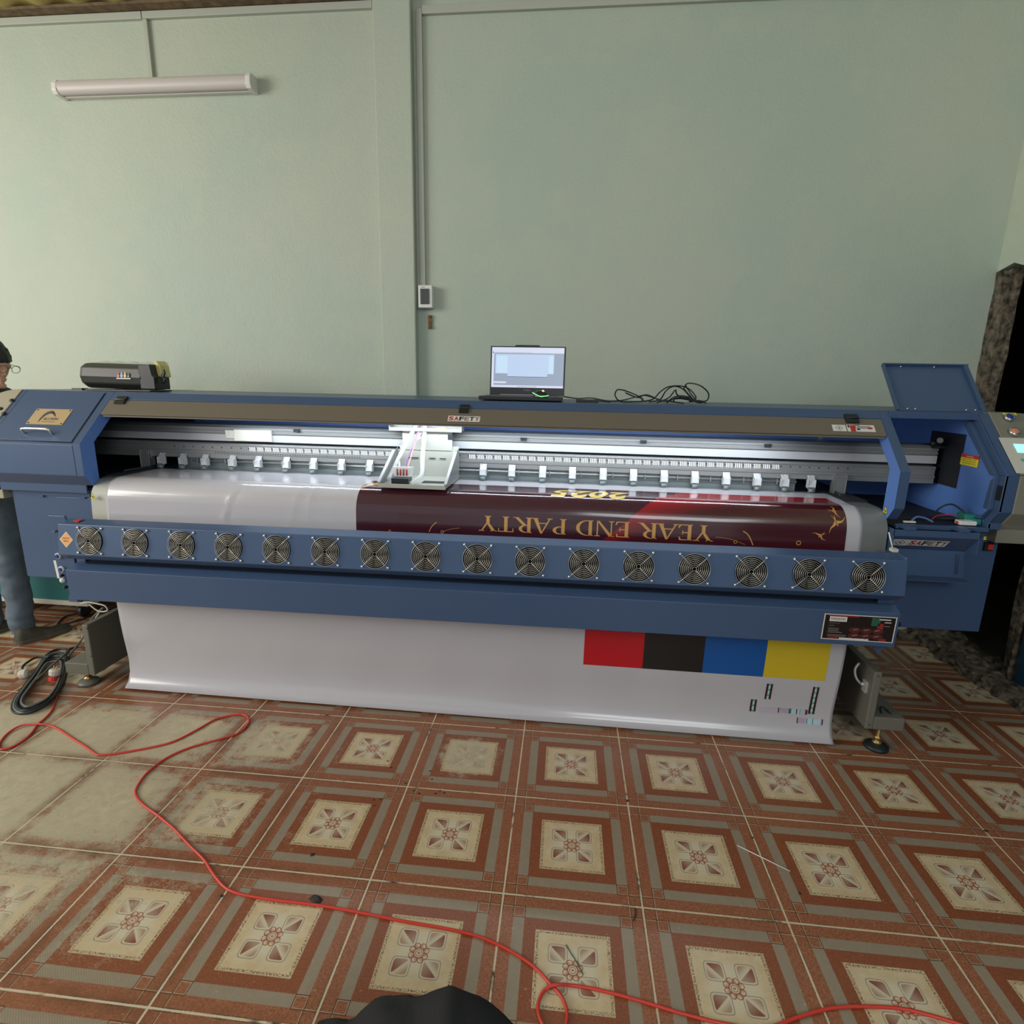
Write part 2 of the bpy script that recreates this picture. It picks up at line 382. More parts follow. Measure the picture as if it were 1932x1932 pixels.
def rough(name, quads, matl, amp=.02, sub=14, freq=14):
    "slab given by 8 corners, surface broken up by noise"
    bm = bmesh.new(); vs = [bm.verts.new(p) for p in quads]
    for f in ((0, 1, 2, 3), (7, 6, 5, 4), (0, 4, 5, 1), (1, 5, 6, 2), (2, 6, 7, 3), (3, 7, 4, 0)): bm.faces.new([vs[i] for i in f])
    bmesh.ops.subdivide_edges(bm, edges=bm.edges, cuts=sub, use_grid_fill=True)
    for v in bm.verts:
        d = noise.noise_vector(v.co*freq)+noise.noise_vector(v.co*freq*3)*.5; v.co += d*amp
    bmesh.ops.recalc_face_normals(bm, faces=bm.faces)
    me = bpy.data.meshes.new(name); bm.to_mesh(me); bm.free(); me.materials.append(matl)
    o = bpy.data.objects.new(name, me); COL.objects.link(o); WO[o] = V((0, 0, 0)); return o

# ------------------------------------------------------------------ the room
mb = MB(); mb.add([(-6, -7, 0), (2.86, -7, 0), (2.86, 1.5, 0), (-6, 1.5, 0), (-6, -7, -.1), (2.86, -7, -.1), (2.86, 1.5, -.1), (-6, 1.5, -.1)],
    [(0, 1, 2, 3), (7, 6, 5, 4), (0, 4, 5, 1), (1, 5, 6, 2), (2, 6, 7, 3), (3, 7, 4, 0)])
fl = struct(mb.build('floor', M['floor'])); fl.rotation_euler.z = .0095
WY = 1.27
mb = MB(); mb.box(-6, -.50, WY, WY+.15, 0, 3.46); struct(mb.build('wall_back_left', M['wall']))
mb = MB(); mb.box(-.45, 2.76, WY+.03, WY+.18, 0, 3.6); struct(mb.build('wall_back_right', M['wall']))
mb = MB(); mb.box(-.593, -.388, 1.24, 1.47, 0, 3.6); c_ = struct(mb.build('wall_column', M['wall'], bevel=.006))
mb = MB(); mb.box(-6, 2.9, -5.5, WY+.2, 3.60, 3.66); struct(mb.build('ceiling', M['white']))
# corrugated yellow sheet strip above the left bay
mb = MB(); n_ = 150
prof = [(1.24+.0, 3.425+.012*sin(i*.9)) for i in range(2)]
mb.grid(lambda a, b: (-6+5.40*a, .1+1.14*b, 3.425+.0+.012*sin(a*150)), n_*3, 2)
mb.grid(lambda a, b: (-6+5.40*a, .1+1.14*b, 3.433+.0+.012*sin(a*150)), n_*3, 2)
struct(mb.build('trim_1', M['ceil']))
mb = MB(); mb.box(-6, -.593, 1.19, WY, 3.404, 3.418); struct(mb.build('trim_2', mat('brown_batten', (.16, .11, .06), .8, var=.4, vscale=20)))
# right wall: upper part, near part, broken doorway, dark room behind
rx = 2.75
mb = MB(); mb.prism([(WY+.03, 3.6), (WY+.03, 2.075), (1.19, 2.10), (1.12, 2.075), (1.0, 2.14), (.86, 2.10), (.74, 2.12), (-5.5, 2.12), (-5.5, 3.6)], rx, rx+.14)
struct(mb.build('wall_right', M['wall_r']))
mb = MB(); mb.prism([(.68, 0), (.70, .5), (.66, 1.2), (.72, 2.12), (-5.5, 2.12), (-5.5, 0)], rx+.06, rx+.2); struct(mb.build('wall_right_lower', M['bluewall']))
o = rough('trim_3', [(rx-.015, 1.20, 0), (rx+.06, 1.20, 0), (rx+.06, 1.30, 0), (rx-.015, 1.30, 0), (rx-.0, 1.20, 2.07), (rx+.06, 1.20, 2.07), (rx+.06, 1.30, 2.07), (rx-.0, 1.30, 2.07)], M['concrete'], .012, 24); struct(o)
o = rough('trim_4', [(rx+.05, .71, -.02), (rx+.22, .71, -.02), (rx+.22, .77, -.02), (rx+.05, .77, -.02), (rx+.05, .72, 2.1), (rx+.2, .72, 2.1), (rx+.2, .76, 2.1), (rx+.05, .76, 2.1)], M['concrete'], .02, 20); struct(o)
o = rough('trim_5', [(rx-.10, .2, -.05), (rx+.16, .2, -.05), (rx+.16, 1.33, -.05), (rx-.16, 1.33, -.05), (rx-.04, .2, .03), (rx+.16, .2, .03), (rx+.16, 1.33, .05), (rx-.10, 1.33, .05)], M['concrete'], .024, 36, 16); struct(o)
o = rough('trim_6', [(1.7, 1.20, -.03), (rx, 1.20, -.03), (rx, 1.33, -.03), (1.7, 1.33, -.03), (1.7, 1.23, .035), (rx, 1.23, .035), (rx, 1.33, .035), (1.7, 1.33, .035)], M['concrete'], .02, 22, 12); struct(o)
mb = MB()
mb.box(5.2, 5.3, -2, 4, 0, 3.6); mb.box(rx+.14, 5.3, 3.9, 4, 0, 3.6); mb.box(rx+.2, 5.3, -2.1, -2, 0, 3.6); mb.box(rx+.14, 5.3, -2, 4, 3.5, 3.6); mb.box(rx+.02, rx+.14, WY+.18, 4, 0, 3.6)
struct(mb.build('wall_side_room', M['darkroom']))
mb = MB(); mb.box(2.87, 5.3, -2, 4, -.06, -.01); struct(mb.build('floor_side_room', M['darkroom']))

# cable trunking, breaker, lamp
def one(mb, name, m, label, cat, own, group=None, bevel=0):
    o = mb.build(name, m, None, bevel, own); return tag(o, label, cat, group)
mb = MB(); mb.box(-3.6, -1.905, 1.248, WY, 3.366, 3.401); mb.box(-1.90, -.596, 1.248, WY, 3.366, 3.401)
one(mb, 'cable_trunking', M['trunk'], 'pale cable trunking running along the top of the left wall bay', 'cable trunking', (-2, WY, 3.366), bevel=.002)
mb = MB(); mb.box(-1.90, -1.876, 1.25, WY, 3.072, 3.365)
one(mb, 'cable_trunking', M['trunk'], 'short vertical trunking dropping to the tube lamp', 'cable trunking', (-1.888, WY, 3.072), bevel=.002)
mb = MB(); mb.box(-.368, -.336, 1.278, WY+.03, 1.99, 3.372)
one(mb, 'cable_trunking', M['trunk'], 'long vertical trunking beside the column down to the breaker box', 'cable trunking', (-.35, WY, 1.99), bevel=.003)
mb = MB(); mb.box(-.335, 2.7, 1.278, WY+.03, 3.345, 3.385)
one(mb, 'cable_trunking', M['trunk'], 'horizontal trunking at the ceiling over the right wall bay', 'cable trunking', (1, WY, 3.345), bevel=.003)
t = thing('wall_lamp', 'unlit white tube batten lamp high on the left wall', 'lamp', (-1.86, WY, 2.98))
mb = MB(); mb.prism([(WY, 2.995), (WY, 3.062), (1.235, 3.066), (1.235, 2.99)], -2.43, -1.29); mb.build('base_tray', M['white'], t)
mb = MB(); mb.prism([(1.235+.0, 3.063)]+[(1.212+.026*cos(a), 3.028+.036*sin(a)) for a in [pi*.3+i*pi*1.4/24 for i in range(25)]]+[(1.235, 2.993)], -2.425, -1.295); mb.smooth = True; mb.build('diffuser', M['lampw'], t)
for x in (-2.447, -1.297):
    mb = MB(); mb.prism([(WY, 2.988), (WY, 3.07), (1.20, 3.066), (1.186, 3.045), (1.182, 3.01), (1.196, 2.99)], x, x+.03); mb.build('end_cap', M['white'], t, .004)
t = thing('breaker_box', 'small white breaker box with dark window beside the column', 'breaker', (-.327, WY+.03, 1.865))
mb = MB(); mb.box(-.370, -.288, 1.245, WY+.03, 1.868, 1.992); mb.build('housing', M['white'], t, .004)
mb = MB(); mb.box(-.358, -.305, 1.238, 1.246, 1.888, 1.972); mb.build('breaker_window', mat('smoked_cover', (.07, .075, .08), .3), t, .003)
mb = MB(); F = frame((-.352, 1.2445, 1.978), (1, 0, 0), (0, 0, 1)); put_text(mb, 'LIOA', F, 0, 0, .022, .006); mb.build('lettering', M['ink'], t)
mb = MB(); mb.box(-.325, -.303, WY+.018, WY+.03, 1.755, 1.832); mb.tube([(-.314, WY+.005, 1.765), (-.314, WY+.03, 1.765)], .005); mb.tube([(-.314, WY+.005, 1.822), (-.314, WY+.03, 1.822)], .005)
one(mb, 'wall_bracket', mat('rusty_metal', (.20, .12, .05), .8, var=.4, vscale=40), 'small rusty metal bracket on the wall below the breaker box', 'bracket', (-.31, WY+.03, 1.755))

# ------------------------------------------------------------------ the printer
PR = thing('large_format_printer', 'very wide blue and grey large format printer with open right cover', 'printer', (.1, .55, 0))
XL, XR = -1.578, 1.785
B = M['blue']
# main body behind and under the media path
mb = MB(); mb.prism([(.16, .52), (.16, .90), (.24, .97), (.95, .97), (.95, .52)], XL-.02, XR+.02); mb.build('main_body', B, PR)
mb = MB(); mb.box(XL-.036, XR+.03, .93, .96, .97, 1.36); mb.build('rear_panel', M['bluelit'], PR)
mb = MB(); mb.prism([(.33, 1.374), (.33, 1.368), (.96, 1.366), (.96, 1.374)], -2.09, 2.19); mb.build('top_cover', M['blue'], PR, .001)
tv = V((0, .23, .217)).normalized(); 
def cz(y): return 1.157+(y-.1)*.217/.23
mb = MB()
def slab(mb, x0, x1, y0, y1, th=.006):
    nrm = V((0, -.217, .23)).normalized()
    mb.hexa([(x0, y0, cz(y0)), (x1, y0, cz(y0)), (x1, y1, cz(y1)), (x0, y1, cz(y1))], -nrm*th)
slab(mb, XL, XR, .297, .331, .05); mb.build('top_beam', B, PR, .002)
mb = MB(); slab(mb, XL+.002, XR-.002, .229, .2945, .012); cnp = mb.build('tilt_canopy', M['flap'], PR, .001)
mb = MB(); mb.box(XL+.01, XR-.01, .232, .238, 1.268, 1.273); mb.build('canopy_edge', M['flap'], PR)
mb = MB(); mb.box(-1.1, 1.5, .318, .333, 1.268, 1.276); mb.build('light_strip', mat('led_strip', (.9, .95, 1), .4, emis=(.85, .93, 1), es=6), PR)
# frame helper on the slanted canopy plane: a = x, b = distance up the slope
CF = frame((0, .1, 1.157), (1, 0, 0), tv)
L_ = lambda y: (y-.1)/tv.y
def latch(x, y, w_, h_, m):
    mb = MB(); b0 = L_(y)
    for k in (0, 1): rect(mb, CF, x-w_/2, b0+k*h_/2+(.001 if k else 0), x+w_/2, b0+(k+1)*h_/2, .0, .008)
    mb.tube([CF(x-w_/2, b0+h_/2, .008), CF(x+w_/2, b0+h_/2, .008)], .005)
    return mb.build('canopy_latch', m, PR, .001)
latch(-1.515, .275, .05, .045, M['black']); latch(.083, .275, .042, .045, M['black']); latch(1.668, .275, .05, .045, M['black'])
# stickers on the canopy
mb = MB(); rect(mb, CF, .02, L_(.240), .158, L_(.263), .0005); s_ = mb.build('safety_sticker', M['paper'], cnp)
F2 = frame(CF(.02, L_(.240)), (1, 0, 0), tv)
def safety(parent, F, w_, h_):
    cols = [M['redink'], M['redink'], M['ink'], mat('brown_grey_ink', (.25, .17, .15), .5), M['ink'], mat('brown_ink', (.25, .1, .05), .5)]
    mb = MB()
    for i, ch in enumerate('SAFETY'):
        mb.m = i; put_text(mb, ch, F, w_*(.03+i*.162), h_*.14, w_*.145, h_*.74, .001, .035)
    mb.build('lettering', cols, parent)
safety(cnp, F2, .138, L_(.263)-L_(.240))
def badge(parent, F, w_, h_):
    mb = MB(); rect(mb, F, 0, 0, w_, h_, .0006)
    mb.m = 1; cx, cy, r = w_/2, h_/2, min(w_, h_)*.42
    for k in range(4):
        a, b = (cx+r*cos(k*pi/2), cy+r*sin(k*pi/2)), (cx+r*cos((k+1)*pi/2), cy+r*sin((k+1)*pi/2))
        c, d = (cx+.86*(b[0]-cx), cy+.86*(b[1]-cy)), (cx+.86*(a[0]-cx), cy+.86*(a[1]-cy)); poly(mb, F, [a, b, c, d], .001)
    mb.m = 2; poly(mb, F, [(cx+r*.3*cos(k*pi/3), cy+r*.3*sin(k*pi/3)) for k in range(6)], .001)
    return mb.build('sticker', [M['paper'], M['ink'], M['blueink']], parent)
bx0 = 1.585
badge(cnp, frame(CF(bx0, L_(.243)), (1, 0, 0), tv), .052, .034)
mb = MB(); F = frame(CF(bx0+.056, L_(.243)), (1, 0, 0), tv); rect(mb, F, 0, 0, .105, .036)
mb.m = 1; poly(mb, F, [(.012, 0), (.03, 0), (.034, .03), (.05, .032), (.05, .036), (.012, .032)], .001); rect(mb, F, .078, .014, .096, .024, .001); rect(mb, F, .03, .020, .08, .023, .001)
mb.m = 2; rect(mb, F, .04, .026, .09, .029, .001); rect(mb, F, .036, .008, .048, .016, .001); rect(mb, F, .004, .02, .010, .034, .001)
mb.m = 3; rect(mb, F, .04, .0165, .076, .0185, .0012)
mb.build('sticker', [M['paper'], M['redink'], M['ink'], M['blueink']], cnp)

# cheek plates left and right of the window
CH = [(.1, 1.157), (.331, cz(.331)), (.96, 1.37), (.96, .97), (.17, .97), (.137, .967), (.1, 1.015)]
WIN = [(.1, 1.157), (.1, 1.015), (.137, .967), (.165, .96), (.20, .985), (.20, 1.155), (.285, 1.255), (.2295+.03, 1.2783+.028)]
for sx, x0, x1, xi in ((-1, XL-.036, XL, XL), (1, XR, XR+.036, XR)):
    mb = MB()
    # band that frames the window, seen edge-on from the front and flat from inside
    band_o = [(.105, .965+.02), (.1, 1.015), (.1, 1.157), (.331, cz(.331))]
    P1 = [(.137, .967), (.1, 1.015), (.1, 1.157), (.331, cz(.331))]
    P2 = [(.178, .957), (.175, .997), (.175, 1.158), (.37, 1.335)]
    for i in range(3):
        mb.prism([P1[i], P1[i+1], P2[i+1], P2[i]], x0, x1)
    mb.build('cheek_frame', B, PR)
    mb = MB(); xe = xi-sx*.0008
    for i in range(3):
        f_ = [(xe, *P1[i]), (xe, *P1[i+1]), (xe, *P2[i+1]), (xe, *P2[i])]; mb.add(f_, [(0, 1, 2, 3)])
    mb.build('cheek_lit_liner', M['bluelit'], PR)  # added liner over the cheek, its brighter blue stands for strip light
# warning triangles
def triangle(parent, F, s_):
    mb = MB(); poly(mb, F, [(0, 0), (s_, 0), (s_/2, s_*.9)], .0006); mb.m = 1
    k = .86; cx, cy = s_/2, s_*.3; P_ = [(0, 0), (s_, 0), (s_/2, s_*.9)]
    for i in range(3):
        a, b = P_[i], P_[(i+1) % 3]; c = (cx+(b[0]-cx)*k, cy+(b[1]-cy)*k); d = (cx+(a[0]-cx)*k, cy+(a[1]-cy)*k); poly(mb, F, [a, b, c, d], .0009)
    poly(mb, F, [(s_*.3, s_*.2), (s_*.7, s_*.14), (s_*.74, s_*.24), (s_*.55, s_*.30), (s_*.5, s_*.52), (s_*.40, s_*.34)], .0009)
    mb.build('warning_sticker', [M['yellow'], M['ink']], parent)
triangle(PR, frame((XR-.001, .172, .985), (0, -1, 0), (0, 0, 1)), .034)

# side cabinets: profile shared by both ends
mb = MB(); shell = [(.138, .93), (.138, .966), (.1, 1.015), (.1, 1.157), (.331, cz(.331)), (.95, cz(.331)), (.95, .93)]; shin = [(.145, .94), (.145, .97), (.107, 1.018), (.107, 1.154), (.334, 1.368), (.94, 1.368), (.94, .94)]
for k in range(7): mb.prism([shell[k], shell[(k+1) % 7], shin[(k+1) % 7], shin[k]], -2.05, XL-.036)
mb.prism(shell, -2.05, -2.044); cl = mb.build('left_cabinet', B, PR, .0)
mb = MB(); mb.prism([(.15, .942), (.15, .972), (.112, 1.02), (.112, 1.15), (.338, 1.362), (.93, 1.362), (.93, .942)], -2.042, -2.03); mb.box(-2.03, XL-.04, .92, .93, .945, 1.36); mb.box(-2.03, XL-.04, .16, .92, .942, .95); mb.build('cabinet_lining', mat('navy_lining', (.02, .03, .06), .6), cl)
CL0, CL1 = -2.03, XL-.036
# lid with seam
mb = MB(); slab(mb, CL0+.012, CL1-.006, .107, .322, -.004); lidl = mb.build('lid', B, cl, .001)
mb = MB()
for a, b in (((CL0+.008, .104), (CL1-.002, .104)), ((CL0+.008, .104), (CL0+.008, .326)), ((CL1-.003, .104), (CL1-.003, .326))):
    mb.tube([(a[0], a[1], cz(a[1])), (b[0], b[1], cz(b[1]))], .0022, 6)
mb.build('lid_seam', M['dark'], cl)
mb = MB(); mb.box(CL0, CL1, .0985, .1015, 1.017, 1.150); mb.build('front_panel', B, cl, .001)
# emblem plate
EF = frame(CF(0, 0), (1, 0, 0), tv)
pA, pB = L_(.145), L_(.238)
def onlid(u, v):
    d = CR @ V(((u-966)/FPX, -(v-966)/FPX, -1)); nrm = V((0, -.217, .23)).normalized(); p0 = V((0, .1, 1.157))+nrm*.006
    return CP+d*(nrm.dot(p0-CP)/nrm.dot(d))
c0, c1, c2, c3 = onlid(52, 798), onlid(121, 800), onlid(136, 771), onlid(69, 769)
px0, px1 = (c0.x+c3.x)/2, (c1.x+c2.x)/2; py0, py1 = (c0.y+c1.y)/2, (c2.y+c3.y)/2
F = frame(CF(px0, L_(py0), .004), (1, 0, 0), tv); pw, ph = px1-px0, L_(py1)-L_(py0)
mb = MB(); rect(mb, F, 0, 0, pw, ph, 0, .002); pl = mb.build('emblem_plate', mat('gold_plate', (.50, .37, .19), .45, .2), lidl)
mb = MB(); ey = ph*.9
outer = [(.30, .10), (.28, .35), (.30, .62), (.36, .80), (.44, .88), (.52, .86), (.58, .74), (.66, .55)]
inner = [(.57, .66), (.50, .70), (.44, .68), (.38, .60), (.34, .45), (.32, .28)]
for i in range(5):
    poly(mb, F, [(outer[i][0]*pw, outer[i][1]*ph), (outer[i+1][0]*pw, outer[i+1][1]*ph), (inner[::-1][min(5, i+1)][0]*pw, inner[::-1][min(5, i+1)][1]*ph), (inner[::-1][i][0]*pw, inner[::-1][i][1]*ph)], .0028)
poly(mb, F, [(.52*pw, .84*ph), (.60*pw, .72*ph), (.68*pw, .50*ph), (.62*pw, .55*ph), (.57*pw, .64*ph), (.50*pw, .74*ph)], .0028)
put_text(mb, 'ALLWIN', F, pw*.38, ph*.28, pw*.40, ph*.16, .0028); put_text(mb, 'Human Digital', F, pw*.38, ph*.14, pw*.36, ph*.07, .0028)
for a, b in ((.05, .08), (.95, .08), (.05, .92), (.95, .92)): mb.lathe(F(pw*a, ph*b, .002), F(0, 0, 1)-F(0, 0, 0), [(.004, 0), (.003, .002)], 8)
mb.build('emblem', mat('purple_black_ink', (.07, .05, .075), .5), pl)
h0, h1 = onlid(42, 822), onlid(93, 826)
F = frame(CF(h0.x, L_(.135), .004), (1, 0, 0), tv); hw = h1.x-h0.x
mb = MB(); mb.tube(spline([F(0, 0, 0), F(.0, .002, .020), F(.012, .004, .027), F(hw/2, .004, .029), F(hw-.012, .004, .027), F(hw, .002, .020), F(hw, 0, 0)], 5), .0055, 8); mb.build('handle', M['chrome'], lidl)

# rounded end caps, beige: one slanted face with round outer corner
def endcap(xa, xb, sgn, nm):
    "xa inner edge, xb outer edge"
    sl = []; b0, b1 = 0, L_(.331); r = .14
    pts = [(xa, b0), (xa, b1)]
    for k in range(9):
        a = k/8*pi/2; pts.append((xb-sgn*r+sgn*r*sin(a), b1-r+r*cos(a)))
    pts.append((xb, b0))
    mb = MB(); nrm = V((0, -.217, .23)).normalized()
    top = [CF(a, b, .003) for a, b in pts]; n = len(pts)
    back = [V((p.x, .93, p.z if p.z < 1.37 else 1.372)) for p in top]
    mb.add(top+back, [tuple(range(n)), tuple(range(2*n-1, n-1, -1))]+[(i, (i+1) % n, n+(i+1) % n, n+i) for i in range(n)])
    x0, x1 = sorted((xa, xb))
    mb.prism([(.098, 1.012), (.098, 1.157), (.93, 1.157), (.93, .93), (.16, .93), (.138, .962)], x0, x1)
    mb.box(x0+.0, x1-.02 if sgn > 0 else x1, .15, .9, .885, .94)
    return mb.build(nm, M['beige'] if sgn < 0 else mat('dimmed_beige_grey', (.205, .20, .155), .5, bump=.03, bscale=600), PR, .003)  # right cap darker than the left: light falloff put into its colour
ecl = endcap(-2.05, -2.21, -1, 'left_end_cap')
for u, v in ((22, 754), (1, 770), (7, 779)):
    mb = MB(); p = onlid(u, v); mb.lathe(p-V((0, 0, .004)), (0, -.217, .23), [(.0095, 0), (.0095, .004), (.004, .005)], 14); mb.build('rubber_plug', M['black'], ecl)

# lower side boxes
lb = MB(); lb.box(-2.025, XL-.03, .17, .92, .50, .925); lb = lb.build('left_lower_box', B, PR, .004)
mb = MB(); mb.box(-1.92, XL-.05, .166, .17, .905, .925); mb.box(-1.89, -1.86, .160, .17, .898, .906); mb.box(-1.68, -1.65, .160, .17, .898, .906); mb.build('hinge', M['blue'], lb)
mb = MB(); mb.box(-1.8, -1.60, .165, .171, .52, .90); mb.build('side_door', B, lb, .001)

# right cabinet: open at the top and front
RC0, RC1 = XR+.036, 2.155
mb = MB()
cabprof = [(.138, .94), (.138, .966), (.1, 1.015), (.1, 1.157), (.331, cz(.331)), (.90, cz(.331)), (.90, .94)]
mb.prism(cabprof, RC1, RC1+.006); mb.build('inner_side_plate', M['bluelit'], PR)
mb = MB(); mb.prism([(.30, .945), (.32, .945), (.90, .93), (.90, .92), (.30, .92)], RC0, RC1); mb.box(RC0, RC1, .14, .32, .925, .935); mb.build('inner_tray', M['dark'], PR)
mb = MB(); mb.box(RC0, RC1, .88, .90, .93, 1.37); mb.build('inner_back_plate', M['bluelit'], PR)
# frame band around the opening
mb = MB()
P1 = [(.138, .94), (.138, .966), (.1, 1.015), (.1, 1.157), (.331, cz(.331))]
P2 = [(.17, .94), (.165, .975), (.13, 1.02), (.13, 1.148), (.34, 1.345)]
for i in range(4): mb.prism([P1[i], P1[i+1], P2[i+1], P2[i]], RC1-.002, RC1+.045)
for i in range(1, 4):
    q = [(a-.0+.028, b-.0) for a, b in P1]; mb.prism([(P2[i][0], P2[i][1]), (P2[i+1][0], P2[i+1][1]), (P2[i+1][0]+.02, P2[i+1][1]-.02), (P2[i][0]+.03, P2[i][1])], RC1-.02, RC1)
mb.box(RC0, RC1, .31, .35, 1.345, 1.374); mb.box(RC0, RC1, .13, .15, .93, .947)
mb.build('opening_frame', B, PR, .002)
mb = MB(); mb.box(RC1-.006, RC1+.0, .105, .125, 1.06, 1.115); mb.build('door_catch', M['black'], PR)
# dark hole in the side plate and its things
mb = MB(); mb.add([(RC1-.001, .587, 1.283), (RC1-.001, .358, 1.284), (RC1-.001, .357, 1.06), (RC1-.001, .587, 1.06)], [(0, 1, 2, 3)]); mb.build('side_hole', M['dark'], PR)
mb = MB(); mb.lathe((2.12, .49, 1.235), (-.3, -1, .3), [(.022, 0), (.022, .02), (.014, .022), (.010, .05), (.012, .052), (.012, .06)], 14); mb.box(2.10, 2.16, .46, .55, 1.215, 1.225); mb.build('limit_switch', M['black'], PR)
F = frame((RC1-.002, .362, 1.162), (0, -1, 0), (0, 0, 1))
mb = MB(); rect(mb, F, 0, 0, .105, .045); mb.m = 1; rect(mb, F, 0, .031, .105, .045, .0008); mb.m = 2; put_text(mb, 'WARNING', F, .03, .034, .045, .007, .0012)
mb.m = 3
for k in range(3): put_text(mb, ('High voltage inside', 'Do not open the door', 'while power is on')[k], F, .012, .023-k*.008, .08, .005, .0012)
mb.build('warning_label', [M['yellow'], M['red'], M['paper'], M['ink']], PR)
# right box below
rb = MB(); rb.box(XR+.03, 2.25, .20, .92, .492, .925); rb = rb.build('right_lower_box', B, PR, .004)
p = at(1863, 1028, 1, .2); F = frame((p.x, .199, p.z), (1, 0, 0), (0, 0, 1))
mb = MB(); mb.box(p.x-.016, p.x+.016, .19, .2, p.z-.022, p.z+.012); mb.m = 1; mb.box(p.x-.006, p.x+.013, .184, .192, p.z-.016, p.z+.006); mb.build('power_switch', [M['black'], M['red']], rb)
mb = MB(); rect(mb, F, -.02, .020, .028, .034); mb.m = 1; put_text(mb, 'CAUTION', F, -.014, .024, .036, .006, .0012); mb.build('caution_label', [M['yellow'], M['ink']], rb)
# hanging front cover
dx0, dx1 = 1.79, 2.10
mb = MB()
def strip(mb, x0, x1, pts, th=.003):
    for (a, b), (c, d) in zip(pts, pts[1:]): mb.hexa([(x0, a, b), (x1, a, b), (x1, c, d), (x0, c, d)], (0, th, 0) if abs(b-d) > abs(a-c)*.3 else (0, 0, -th))
strip(mb, dx0, dx1, [(.085, .937), (.085, .912), (.15, .845), (.13, .742), (.085, .738)])
mb.box(dx0, dx0+.004, .085, .15, .845, .937)
mb.box(dx1-.004, dx1, .085, .15, .85, .937); mb.box(dx1-.035, dx1-.03, .115, .15, .76, .835)
mb.box(dx0+.04, dx0+.075, .08, .14, .937, .950); mb.box(dx1-.08, dx1-.045, .08, .14, .937, .950)
hc = mb.build('hanging_cover', B, PR, .001)
sn = V((0, .065, -.067)).normalized(); FF = frame((1.845, .0835, .9105), (1, 0, 0), -sn)
FF = frame(V((1.803, .1285, .864)), (1, 0, 0), -sn)
badge(hc, FF, .062, .046)
FF2 = frame(V((1.866, .1285, .866)), (1, 0, 0), -sn)
mb = MB(); rect(mb, FF2, 0, 0, .140, .042); mb.build('safety_sticker', M['paper'], hc)
safety(hc, FF2, .140, .042)
# raised lid
hy, hz, ly, lz = .37, 1.366, .55, 1.561
lx0, lx1 = 1.876, 2.222
ln = V((0, -(lz-hz), ly-hy)).normalized()
mb = MB(); mb.hexa([(lx0, hy, hz), (lx1, hy, hz), (lx1, ly, lz), (lx0, ly, lz)], -ln*.003)
FL = frame((lx0, hy, hz), (1, 0, 0), (0, ly-hy, lz-hz)); lw, lh = lx1-lx0, math.hypot(ly-hy, lz-hz)
for a, b, c, d in ((0, 0, lw, .008), (0, lh-.006, lw, lh), (0, 0, .008, lh), (lw-.02, 0, lw-.004, lh)):
    rect(mb, FL, a, b, c, d, 0, .014)
rl = mb.build('raised_lid', B, PR, .0015)
mb = MB()
for a, b in ((.045, .012), (.075, .012), (lw-.075, .012), (lw-.04, .012), (.075, lh-.018), (.21, lh-.018)):
    mb = MB(); mb.lathe(FL(a, b+.006, 0), ln, [(.004, 0), (.004, .006), (.002, .008)], 8); mb.build('screw', M['chrome'], rl)
# right end cap with controls
ecr = endcap(RC1+.045, 2.44, 1, 'right_end_cap')
def button(u, v, mcol, nm, r=.016):
    p = onlid(u, v); ax = V((0, -.217, .23)); mb = MB(); mb.lathe(p-ax.normalized()*.004, ax, [(r+.003, 0), (r+.003, .012), (r, .016), (r-.003, .014)], 24)
    mb.m = 1; mb.lathe(p-ax.normalized()*.004, ax, [(r-.003, .005), (r-.003, .0145), (r-.006, .0165), (.001, .0155)], 24)
    return mb.build(nm, [M['chrome'], mcol], ecr)
button(1903, 789, M['bluebtn'], 'push_button'); button(1912, 816, M['orangebtn'], 'push_button')
a = onlid(1893, 783); FP = frame(a, (1, 0, 0), tv); mb = MB(); rect(mb, FP, 0, 0, .05, .012); mb.m = 1; put_text(mb, 'CAUTION', FP, .006, .003, .036, .006, .0012); mb.build('caution_label', [M['yellow'], M['ink']], ecr)
a = onlid(1884, 824); b_ = onlid(1918, 891); FP = frame(V((a.x, b_.y, cz(b_.y)+.004)), (1, 0, 0), tv); ph = L_(a.y)-L_(b_.y)
mb = MB(); rect(mb, FP, .0, 0, .20, ph, 0, .002); cp = mb.build('control_panel', M['panel'], ecr)
mb = MB(); rect(mb, FP, .04, ph*.57, .16, ph*.82, .0025, .001); mb.build('lcd_display', M['lcd'], cp)
mb = MB()
for k, (a, b, mm) in enumerate(((.045, .36, 0), (.08, .44, 0), (.115, .36, 0), (.045, .12, 1), (.08, .12, 1), (.115, .12, 1))):
    mb = MB(); mb.lathe(FP(a, ph*b, .0025), FP(0, 0, 1)-FP(0, 0, 0), [(.0075, 0), (.007, .0015)], 14); mb.build('panel_key', (M['tealbtn'], M['bluebtn'])[mm], cp)

